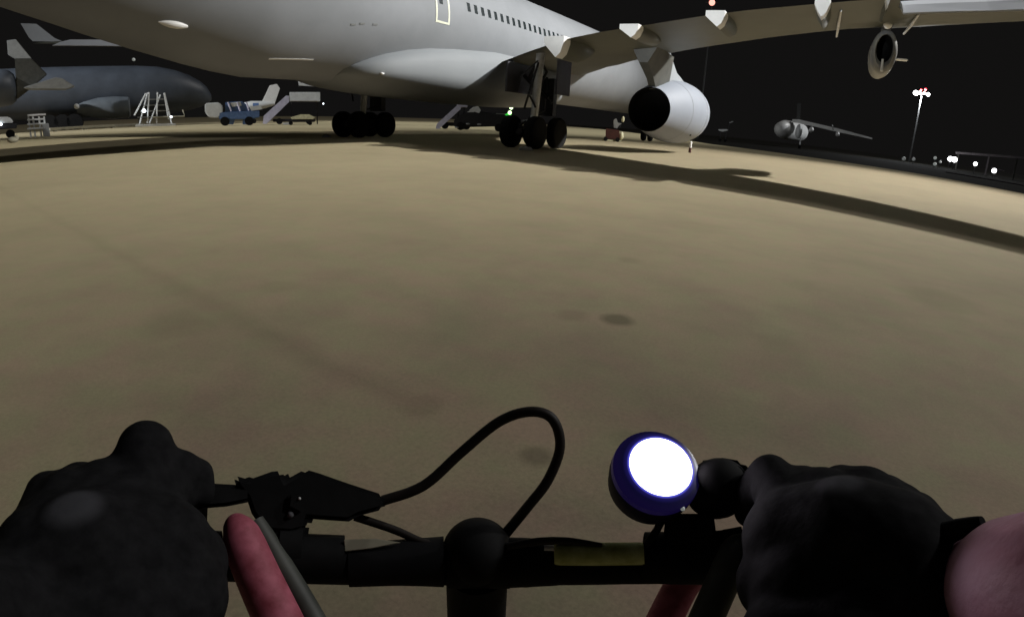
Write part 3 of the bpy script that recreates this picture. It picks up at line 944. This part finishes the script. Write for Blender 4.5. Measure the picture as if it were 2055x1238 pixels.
c = P(1022, 227); MB().ball((c[0], -1.2, c[1]), .20).build('lamp', M['lampgreen'], e_)
c = P(1019, 231); MB().ball((c[0], -1.1, c[1]), (.34, .1, .12)).build('lamp', M['green'], e_)
a, c = P(995, 229), P(1018, 229)
MB().box(((a[0] + c[0]) / 2, -1.1, a[1]), (c[0] - a[0], .06, .06)).build('lamp_bracket', M['grey'], e_)
mb = MB()
# ------------------------------------------------------------------ background, right
# high-wing cargo plane
sp = Spot(1600, 150)
e_ = empty('cargo_plane', 'high winged four engined plane far off right of the big engine', 'airplane', sp.o, sp.rz)
P = sp.p
c = P(1570, 260); rr = (P(1583, 241)[1] - P(1583, 281)[1]) / 2
rings = []
for t, k in ((0, .05), (.02, .4), (.08, .75), (.2, .97), (.4, 1), (.8, 1), (.95, .5)):
    rings.append([(c[0] + 6.0 * (t - .1) + rr * k * math.cos(2 * math.pi * j / 32), -5 + 26 * t, c[1] + rr * k * math.sin(2 * math.pi * j / 32)) for j in range(32)])
MB().grid(rings, True, True, True).build('fuselage', M['white'], e_)
MB().prism([P(1590, 240), P(1602, 240), P(1680, 258), P(1750, 277), P(1750, 280), P(1680, 265), P(1602, 247), P(1590, 246)], -.5, 1.6).build('wing', M['white'], e_)
MB().prism([P(1601, 200), P(1609, 200), P(1607, 240), P(1599, 240)], 14, 14.5).build('tail_fin', mat('dim_fin_paint', (.03, .03, .03), .6), e_)
for x, y, w_, h_ in ((1603, 264, 7, 15), (1628, 261, 5, 6), (1680, 270, 4, 5)):
    q = P(x, y); sx = P(x + w_, y)[0] - q[0]; sz = P(x, y - h_)[1] - q[1]
    MB().ball((q[0], -1.5, q[1]), (sx, 1.6, sz)).build('engine_pod' if x > 1603 else 'wheel_sponson', M['white'] if x > 1603 else M['pale'], e_)
q = P(1605, 290)
MB().tube([(q[0], -1, .5), (q[0], -1, q[1] + 1.6)], .16, 10).build('gear_leg', M['pale'], e_)
MB().tube([(q[0] - .3, -1, .5), (q[0] + .3, -1, .5)], .5, 16).build('wheel', M['rubber'], e_)
MB().tube([(P(1670, 250)[0], -.5, P(1670, 251)[1]), (P(1672, 262)[0], -.5, P(1672, 262)[1])], .1, 8).build('antenna', M['grey'], e_)

sp = Spot(1455, 120)
e_ = empty('service_boat_trailer', 'low white cambered trailer hull just right of the engine cowl', 'trailer', sp.o, sp.rz)
P = sp.p
MB().prism([P(1441, 260), P(1458, 260), P(1462, 262), P(1450, 265), P(1443, 263)], -.8, .8).build('hull', M['pale'], e_, bevel=.05)
MB().prism([P(1463, 246), P(1470, 243), P(1472, 245), P(1465, 248)], -.1, .1).build('flag_tip', M['grey'], e_)
MB().tube([(P(1460, 262)[0], 0, P(1460, 262)[1]), (P(1466, 246)[0], 0, P(1466, 246)[1])], .04, 6).build('pole', M['darkmetal'], e_)
for x in (1446, 1457):
    q = P(x, 270); MB().tube([(q[0], -.7, .3), (q[0], .7, .3)], .3, 14).build('wheel', M['rubber'], e_)
    MB().tube([(q[0], 0, .3), (q[0], 0, P(x, 263)[1])], .06, 6).build('stay', M['darkmetal'], e_)


def mast(px, dist, ytop, label, heads):
    sp = Spot(px, dist); P = sp.p
    e_ = empty('light_mast', label, 'light mast', sp.o, sp.rz, 'apron floodlight masts')
    h = P(px, ytop)[1]
    MB().tube([(0, 0, 0), (0, 0, h * .6), (0, 0, h)], [.30, .2, .13], 12).build('pole', M['mastpole'], e_)
    MB().tube([(-1.6, 0, h), (1.6, 0, h)], .08, 8).build('crossarm', M['mastpole'], e_)
    for dx, dz, r, m_ in heads:
        f_ = MB().ball((dx, -.1, h + dz), (r, r * .7, r)).build('lamp', m_, e_)
    return e_


mast(1841, 165, 187, 'tall floodlight mast with white lamps and a red one at far right',
     [(-1.5, 0, .60, M['lamp']), (-.6, .1, .40, M['lamp']), (.5, .2, .40, M['lamppink']), (1.5, -.1, .45, M['lamp']), (.7, 1.1, .34, M['lampred']), (-.3, .9, .25, M['lampred'])])
pl = bpy.data.lights.new('mast_lamp', 'POINT')
pl.energy = 15000; pl.color = (0.92, 0.96, 1.0); pl.shadow_soft_size = 0.6
po = bpy.data.objects.new('mast_lamp', pl); COL.objects.link(po)
_s = Spot(1841, 165); po.location = _s.o + Vector((0, 0, _s.p(1841, 187)[1] - 1.6)) - _s.y * 1.0
mast(1404, 150, 5, 'dark mast with one warm red lamp at the top edge above the wing',
     [(0, 0, .75, M['lamppink']), (-.1, 1.4, .95, M['lampred'])])

# open canopy at the right edge
sp = Spot(1990, 125)
e_ = empty('open_shelter', 'flat roofed open shelter on thin posts at the far right edge', 'shelter', sp.o, sp.rz)
P = sp.p
MB().prism([P(1919, 305.5), P(2130, 322), P(2130, 327), P(1919, 309.5)], -2.5, 2.5).build('roof', M['kerb'], e_)
for x, y in ((1925, 308), (1985, 313), (2041, 318), (2100, 323)):
    a = P(x, y)
    MB().box((a[0], -2.0, a[1] / 2), (.28, .28, a[1])).build('roof_post', M['kerb'] if x == 1985 else M['dark_grey'], e_)
a, c = P(1988, 336), P(2014, 343)
MB().tube([(a[0], -2.2, a[1]), (c[0], -2.2, c[1])], .08, 8).build('hand_rail', M['kerb'], e_)


def bollard(px, py, dist, r, label, m_, two=False, g_='low ground lights at the far right'):
    sp = Spot(px, dist); P = sp.p; x, z = P(px, py)
    e_ = empty('ground_light', label, 'light', sp.o, sp.rz, g_)
    z = max(z, r + .05)
    MB().tube([(0, 0, 0), (0, 0, z)], .06, 8).build('stem', M['darkmetal'], e_)
    MB().ball((0, -.05, z), r, 14, 8).build('lamp', m_, e_)
    return e_


bollard(1923, 321.5, 120, .44, 'left one of two touching white lights under the shelter roof', M['lamp'])
bollard(1932, 323, 119, .46, 'right one of two touching white lights under the shelter roof', M['lamp'])
bollard(1976, 332, 115, .33, 'single white light beside the thin shelter post', M['lamp'])
bollard(2017, 346.5, 112, .38, 'lowest white light at the far right, just above the pale kerb', M['lamp'])
M['lampdim'] = mat('lamp_dim', (1, 1, 1), 0.5, emit=(.8, .9, .85), estr=.06)
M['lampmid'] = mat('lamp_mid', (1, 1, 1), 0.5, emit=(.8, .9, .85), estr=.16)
bollard(1829, 321, 140, .42, 'dim light at the foot of the tall mast', M['lampdim'])
bollard(1849, 322, 135, .36, 'dim light just right of the foot of the tall mast', M['lampdim'])
bollard(1892, 319.5, 130, .33, 'upper faint light left of the shelter', M['lampmid'])
bollard(1894, 332, 118, .32, 'lower faint light left of the shelter', M['lampmid'])
bollard(1904, 327.5, 120, .26, 'faint light nearest the left end of the shelter roof', M['lampdim'])
bollard(278, 120, 140, .35, 'tiny dim light high on a stem above the dark blue airliner', M['lampmid'], g_='lights behind the dark airliner')

# ------------------------------------------------------------------ bicycle cockpit, close to the camera
BD = 0.47
foot = at(960, 1150, BD)
bike = empty('bicycle', 'black bicycle handlebar cockpit with looping brake cable and glowing round lamp', 'bicycle', (foot.x, foot.y, 0), YAW)
BI = Matrix.Translation((foot.x, foot.y, 0)) @ Matrix.Rotation(YAW, 4, 'Z')
BINV = BI.inverted()


def L(px, py, d):
    return BINV @ at(px, py, d)


def tubepx(pts, name, m_, parent, n=18, squash=1.0):
    """pts: (px, py, distance, radius in m), smoothed"""
    P_ = [L(a, b_, c) for a, b_, c, r in pts]; r_ = [q[3] for q in pts]
    if len(P_) > 2:
        Q, RR = [], []
        for i in range(len(P_) - 1):
            a0 = P_[max(i - 1, 0)]; a1 = P_[i]; a2 = P_[i + 1]; a3 = P_[min(i + 2, len(P_) - 1)]
            for k in range(6):
                t = k / 6
                Q.append(0.5 * ((2 * a1) + (a2 - a0) * t + (2 * a0 - 5 * a1 + 4 * a2 - a3) * t * t + (3 * a1 - a0 - 3 * a2 + a3) * t ** 3))
                RR.append(r_[i] + (r_[i + 1] - r_[i]) * t)
        Q.append(P_[-1]); RR.append(r_[-1])
        P_, r_ = Q, RR
    return MB().tube(P_, r_, n, True, squash).build(name, m_, parent)


bar = tubepx([(120, 1128, .45, .0150), (400, 1122, .46, .0155), (700, 1130, .47, .0165), (960, 1130, .47, .0175), (1250, 1133, .47, .0150), (1500, 1128, .465, .0150), (1800, 1120, .45, .0150)], 'handlebar', M['alu'], bike, 24)
tubepx([(548, 1116, .468, .0185), (688, 1121, .468, .0185)], 'bar_clamp', M['black'], bike, 24)
tubepx([(700, 1134, .468, .0165), (800, 1128, .468, .0180), (890, 1126, .468, .0200)], 'bar_taper', M['alu'], bike, 24)
tubepx([(1020, 1128, .468, .0200), (1060, 1128, .468, .0195), (1125, 1133, .468, .0158)], 'bar_taper', M['alu'], bike, 24)
tubepx([(150, 1120, .449, .0195), (300, 1116, .449, .0200), (440, 1118, .452, .0190)], 'grip', M['black'], bike, 24)
tubepx([(1480, 1116, .455, .0190), (1650, 1116, .445, .0200), (1830, 1112, .445, .0195)], 'grip', M['black'], bike, 24)
# stem: round top cap, clamp block, and the upright steering post below it
top = L(958, 1106, .465)
stem = MB().tube([top + Vector((0, 0, -.02)), Vector((top.x + .001, top.y + .01, .62))], [.0258, .0262], 32).build('steering_post', M['black'], bike)
mb = MB().ball(top, (.0285, .0285, .0262), 32, 18)
mb.build('stem_cap', M['black'], stem)
MB().tube([L(900, 1128, .468), L(1022, 1128, .468)], .0205, 28).build('stem_clamp', M['black'], bike)
# yellow sleeve
sl = tubepx([(1112, 1111, .4495, .0076), (1126, 1111, .4495, .0086), (1200, 1111, .4495, .0088), (1292, 1110, .4495, .0085)], 'cable_sleeve', M['yellow'], bike, 18)
tubepx([(1092, 1099, .449, .0020), (1130, 1099, .449, .0026)], 'sleeve_tab', M['pale'], sl, 10)
# cables
tubepx([(768, 1004, .46, .0042), (850, 974, .455, .0042), (925, 908, .45, .0042), (1000, 847, .445, .0042), (1062, 826, .44, .0042), (1108, 840, .44, .0042), (1124, 895, .445, .0042), (1100, 962, .45, .0042), (1060, 1015, .455, .0042), (1008, 1078, .47, .0044)], 'brake_cable', M['cable'], bike, 14)
tubepx([(712, 1036, .465, .0035), (790, 1062, .463, .0034), (850, 1088, .46, .0032), (905, 1102, .455, .0030)], 'shift_cable', M['cable'], bike, 12)
tubepx([(1018, 1096, .45, .0030), (1080, 1086, .445, .0032), (1140, 1085, .443, .0030), (1208, 1093, .443, .0016)], 'shift_cable', M['cable'], bike, 12)
tubepx([(1296, 1092, .445, .0028), (1316, 1066, .44, .0030), (1330, 1040, .44, .0030)], 'lamp_strap', M['black'], bike, 10)


def slab(outline, d0, d1, name, m_, parent, bev=0.002):
    """a body with this outline seen from the saddle, from depth d0 to d1"""
    mb = MB(); n = len(outline)
    f0 = [L(x, y, d0) for x, y in outline]; f1 = [L(x, y, d1) for x, y in outline]
    mb.v = [tuple(p) for p in f0 + f1]
    mb.f = [tuple(range(n)), tuple(n + i for i in reversed(range(n)))] + [((i + 1) % n, i, n + i, n + (i + 1) % n) for i in range(n)]
    return mb.build(name, m_, parent, bevel=bev)


# left brake lever and shifter body
lev = slab([(395, 968), (470, 972), (505, 976), (505, 1006), (455, 1016), (380, 1022), (330, 1014), (340, 972)], .452, .462, 'brake_lever', M['black'], bike, .003)
sh = slab([(468, 953), (500, 962), (545, 946), (566, 944), (574, 962), (612, 941), (640, 949), (700, 970), (768, 992), (778, 1008), (768, 1022), (722, 1034), (700, 1046), (640, 1042), (620, 1040), (612, 1062), (585, 1070), (530, 1066), (505, 1030), (495, 1000), (474, 975)], .452, .476, 'brake_body', M['black'], bike, .0035)
slab([(580, 990), (612, 985), (624, 1010), (600, 1030), (576, 1018)], .447, .4525, 'body_cap', M['black'], sh, .002)
MB().ball(L(601, 1000, .4465), .0012, 12, 8).build('screw_head', M['lightmetal'], sh)
MB().ball(L(583, 1032, .4505), .0026, 12, 8).build('screw_head', M['knuckle'], sh)
tubepx([(560, 1100, .467, .0195), (604, 1102, .467, .0195)], 'brake_clamp', M['black'], sh, 20)
slab([(540, 1050), (622, 1050), (616, 1090), (548, 1088)], .455, .472, 'clamp_neck', M['black'], sh, .003)

# lamp: bulky round body tilted up at the rider, glowing lens, bracket to the bar
lc = L(1314, 949, .435)
lampe = part_empty('headlamp', bike)
view = (BINV.to_3x3() @ ray(1313, 950)).normalized()
right = (BINV.to_3x3() @ _r3).normalized(); upv = right.cross(view).normalized(); right = view.cross(upv).normalized()
axis = (-view + upv * .50 + right * .30).normalized()         # lens faces back and slightly up
u_ = axis.cross(Vector((0, 0, 1))).normalized(); v_ = axis.cross(u_)


def ring(c, r, dz, n=48):
    return [c + axis * dz + (u_ * math.cos(2 * math.pi * j / n) + v_ * math.sin(2 * math.pi * j / n)) * r for j in range(n)]


rad_body = 88 / 1150 * .435 * 1.03
MB().grid([ring(lc, rad_body * k, z) for k, z in ((.5, -.038), (.78, -.034), (.95, -.022), (1.0, -.008), (1.0, -.001), (.96, .005))], True, True, False).build('lamp_body', M['halo_body'], lampe)
# lens disc (its own origin, the glow is centred on it)
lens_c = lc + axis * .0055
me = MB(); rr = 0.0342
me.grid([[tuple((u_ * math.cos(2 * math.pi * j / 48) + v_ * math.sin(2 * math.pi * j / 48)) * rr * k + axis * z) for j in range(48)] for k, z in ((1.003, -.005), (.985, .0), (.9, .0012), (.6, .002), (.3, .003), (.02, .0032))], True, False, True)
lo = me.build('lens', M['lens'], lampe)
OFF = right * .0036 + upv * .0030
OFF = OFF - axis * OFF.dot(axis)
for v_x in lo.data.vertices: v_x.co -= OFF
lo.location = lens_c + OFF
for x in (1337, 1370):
    MB().ball(L(x, 1020, .4245), .0011 if x == 1337 else .0018, 10, 6).build('painted_glint', M['lampmid'], lampe)  # glowing beads added as glints on the lamp body
slab([(1335, 1030), (1432, 1030), (1438, 1075), (1432, 1100), (1342, 1100), (1332, 1070)], .440, .462, 'lamp_bracket', M['black'], lampe, .003)
tubepx([(1296, 1118, .466, .0200), (1448, 1118, .462, .0205)], 'lamp_clamp', M['black'], lampe, 24)
# bell-like round housing joining lamp and right hand
bell = MB().ball(L(1440, 980, .455), (.026, .020, .0255), 28, 16).build('bell', M['black'], bike)
slab([(1400, 925), (1450, 918), (1490, 925), (1520, 960), (1515, 1000), (1480, 1030), (1420, 1040), (1392, 1000)], .446, .47, 'bell_bracket', M['black'], bike, .004)
slab([(1432, 1066), (1462, 1060), (1530, 1066), (1530, 1100), (1432, 1100)], .450, .470, 'lever_clamp', M['black'], bike, .003)
MB().tube([L(1455, 1072, .452), L(1490, 1066, .452)], .004, 10).build('lever_pivot', M['black'], bike)

# red and grey tubes that run down on both sides of the post
tubepx([(474, 1040, .440, .0050), (476, 1052, .436, .0100), (484, 1072, .432, .0132), (494, 1100, .430, .0146), (522, 1165, .425, .0152), (566, 1260, .42, .0160), (630, 1400, .41, .017)], 'red_tube', M['red'], bike, 22)
tubepx([(512, 1046, .455, .0075), (562, 1130, .450, .0085), (618, 1225, .445, .0090), (680, 1340, .44, .0095)], 'grey_tube', M['greytube'], bike, 16)
tubepx([(1400, 1130, .50, .0140), (1365, 1180, .50, .0140), (1325, 1260, .50, .0145), (1270, 1370, .50, .015)], 'red_tube', M['red'], bike, 22)
tubepx([(1492, 1092, .445, .0080), (1476, 1110, .437, .0120), (1440, 1190, .432, .0120), (1405, 1270, .43, .0120), (1360, 1380, .43, .0120)], 'grey_tube', M['greytube'], bike, 18)
slab([(690, 1082), (752, 1080), (805, 1088), (745, 1100), (692, 1106)], .452, .4535, 'pale_patch', M['conc'], bike, .0005)  # thin pale slab left of the stem

# small front wheel, fork and frame tube under the bar (mostly hidden by it)
y0 = top.y
fork = MB()
fork.tube([(0, y0 + .01, .64), (0, y0 + .02, .44)], .02, 14)
for s in (-1, 1): fork.tube([(s * .01, y0 + .02, .46), (s * .045, y0 + .025, .40), (s * .045, y0 + .05, .20)], .011, 10)
fork.build('fork', M['black'], bike)
rings = [[((.02 * math.cos(2 * math.pi * j / 10)), y0 + .05 + (.18 + .02 * math.sin(2 * math.pi * j / 10)) * math.cos(a), .20 + (.18 + .02 * math.sin(2 * math.pi * j / 10)) * math.sin(a)) for j in range(10)] for a in [2 * math.pi * i / 48 for i in range(48)]]
wh = MB().grid(rings, True, loop=True).build('front_wheel', M['rubber'], bike)
mb = MB()
for i in range(16):
    a = 2 * math.pi * i / 16
    mb.tube([(0, y0 + .05, .20), (0, y0 + .05 + .165 * math.cos(a), .20 + .165 * math.sin(a))], .0015, 6)
mb.tube([(-.05, y0 + .05, .20), (.05, y0 + .05, .20)], .012, 12)
sp_ = mb.build('spokes', M['lightmetal'], wh)
MB().tube([(0, y0 - .005, .55), (0, y0 - .35, .36), (0, y0 - .75, .34)], .02, 14).build('frame_tube', M['black'], bike)

# ------------------------------------------------------------------ the rider's hands and arms
def glove_material(name, c, r):  # soft grey light patch painted into the back of the glove
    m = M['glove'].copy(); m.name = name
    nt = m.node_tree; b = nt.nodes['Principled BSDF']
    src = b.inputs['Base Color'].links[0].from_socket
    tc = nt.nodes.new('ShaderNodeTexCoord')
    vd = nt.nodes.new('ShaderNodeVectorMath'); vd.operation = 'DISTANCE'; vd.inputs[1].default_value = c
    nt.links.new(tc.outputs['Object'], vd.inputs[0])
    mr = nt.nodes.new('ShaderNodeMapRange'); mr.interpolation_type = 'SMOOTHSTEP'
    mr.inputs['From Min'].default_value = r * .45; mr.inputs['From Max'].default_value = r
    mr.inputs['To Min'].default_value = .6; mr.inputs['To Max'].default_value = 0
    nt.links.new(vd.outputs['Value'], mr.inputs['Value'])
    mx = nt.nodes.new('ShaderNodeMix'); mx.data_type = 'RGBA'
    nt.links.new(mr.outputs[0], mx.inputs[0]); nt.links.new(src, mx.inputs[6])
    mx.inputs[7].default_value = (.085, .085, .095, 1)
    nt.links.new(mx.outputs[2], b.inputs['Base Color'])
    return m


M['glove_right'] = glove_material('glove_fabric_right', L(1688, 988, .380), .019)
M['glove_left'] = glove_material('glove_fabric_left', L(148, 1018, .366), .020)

rider = empty('person', 'rider seen only as black gloved hands and a bare forearm gripping the handlebar', 'person', (foot.x, foot.y, 0), YAW)


def flesh_mesh(caps, name, m_, parent, voxel=.0026, sm=9):
    """capsule chains fused to one continuous skin"""
    mb = MB()
    for chain in caps:
        pts = [L(a, b_, c) for a, b_, c, r in chain]; rs = [q[3] for q in chain]
        P2, R2 = [], []
        for i in range(len(pts) - 1):
            for k in range(4):
                t = k / 4; P2.append(pts[i].lerp(pts[i + 1], t)); R2.append(rs[i] + (rs[i + 1] - rs[i]) * t)
        P2.append(pts[-1]); R2.append(rs[-1])
        mb.tube(P2, R2, 14)
        mb.ball(pts[0], rs[0] * 1.0, 14, 10); mb.ball(pts[-1], rs[-1], 14, 10)
        for p_, r_ in zip(pts[1:-1], rs[1:-1]): mb.ball(p_, r_, 14, 10)
    o = mb.build(name, m_, parent)
    md = o.modifiers.new('fuse', 'REMESH'); md.mode = 'VOXEL'; md.voxel_size = voxel; md.use_smooth_shade = True
    md = o.modifiers.new('soft', 'SMOOTH'); md.iterations = sm; md.factor = .6
    return o


def px2m(r, d): return r * d / 1150


def C(*rows): return [(a, b_, d, px2m(r, d)) for a, b_, d, r in rows]


# right hand (back of the hand towards us, fingers over the bar, thumb at the inner end)
rh = [
    C((1840, 1290, .36, 70), (1835, 1190, .365, 72), (1830, 1120, .37, 72)),
    C((1870, 1130, .385, 60), (1780, 1110, .385, 120), (1700, 1090, .395, 125), (1600, 1085, .405, 105)),
    C((1840, 1180, .38, 95), (1740, 1190, .385, 110), (1620, 1190, .39, 110), (1560, 1170, .40, 78)),
    C((1820, 1280, .37, 100), (1700, 1290, .37, 110), (1590, 1290, .375, 98)),
    C((1760, 1080, .40, 90), (1650, 1010, .42, 70), (1600, 985, .44, 50)),           # index metacarpal
    C((1800, 1080, .40, 90), (1735, 1005, .42, 66), (1690, 985, .44, 50)),
    C((1830, 1090, .40, 80), (1800, 1030, .415, 58), (1775, 1000, .435, 46)),
    C((1860, 1100, .39, 70), (1855, 1060, .405, 46), (1840, 1030, .43, 40)),
    # fingers: over the top of the bar, down its far side and back under it
    C((1612, 985, .445, 50), (1600, 1010, .485, 42), (1602, 1085, .500, 38), (1608, 1150, .480, 34), (1612, 1165, .45, 32)),
    C((1690, 985, .445, 49), (1685, 1010, .485, 42), (1686, 1085, .500, 38), (1690, 1155, .480, 34), (1692, 1170, .45, 32)),
    C((1770, 1002, .44, 44), (1768, 1030, .475, 40), (1766, 1095, .490, 36), (1768, 1155, .475, 33), (1768, 1170, .45, 31)),
    C((1838, 1032, .435, 40), (1838, 1060, .465, 35), (1836, 1110, .480, 32), (1836, 1155, .465, 29), (1834, 1168, .45, 27)),
    # thumb
    C((1640, 1100, .40, 85), (1580, 1010, .42, 62), (1545, 955, .435, 44), (1508, 985, .445, 34), (1500, 1030, .455, 27)),
]
gr = flesh_mesh(rh, 'glove', M['glove_right'], rider)
# cuff edge of the right glove, forearm
tubepx([(1870, 1080, .372, .008), (1925, 1060, .365, .0055), (1972, 1046, .358, .003)], 'cuff_strap', M['glove'], gr, 10)
arm = flesh_mesh([C((1985, 1180, .375, 92), (2055, 1190, .355, 128), (2150, 1215, .33, 150), (2420, 1310, .30, 190)),
                  C((2030, 1130, .36, 75), (2110, 1125, .34, 88), (2330, 1140, .31, 125))], 'right_forearm', M['flesh'], rider, .004, 8)

lh = [
    C((60, 1200, .385, 110), (180, 1130, .39, 130), (300, 1120, .40, 120), (370, 1130, .41, 80)),
    C((90, 1290, .375, 120), (220, 1260, .38, 130), (340, 1200, .39, 105), (380, 1180, .40, 70)),
    C((10, 1240, .37, 110), (-120, 1300, .34, 130)),
    C((200, 1080, .40, 100), (290, 1000, .42, 70), (345, 975, .44, 56)),
    C((160, 1080, .40, 95), (210, 995, .42, 68), (255, 965, .44, 52)),
    C((120, 1080, .40, 85), (140, 1010, .415, 62), (160, 975, .435, 44)),
    C((80, 1100, .39, 75), (90, 1040, .41, 50), (95, 985, .43, 36)),
    C((350, 975, .445, 52), (370, 1000, .485, 44), (372, 1080, .500, 38), (366, 1150, .480, 34), (362, 1168, .45, 32)),
    C((258, 965, .445, 50), (270, 1000, .485, 44), (272, 1080, .500, 38), (268, 1152, .480, 34), (264, 1168, .45, 32)),
    C((165, 975, .44, 44), (172, 1010, .475, 40), (174, 1085, .490, 36), (172, 1150, .475, 33), (170, 1168, .45, 31)),
    C((98, 988, .435, 38), (98, 1030, .465, 35), (98, 1100, .480, 32), (98, 1150, .465, 29), (98, 1165, .45, 27)),
    # raised thumb over the inner end of the grip
    C((270, 1100, .40, 85), (285, 1000, .42, 68), (292, 925, .43, 60), (293, 898, .435, 52)),
    C((300, 990, .425, 60), (360, 950, .435, 46), (398, 950, .44, 30), (405, 990, .445, 26)),
]
gl = flesh_mesh(lh, 'glove', M['glove_left'], rider)
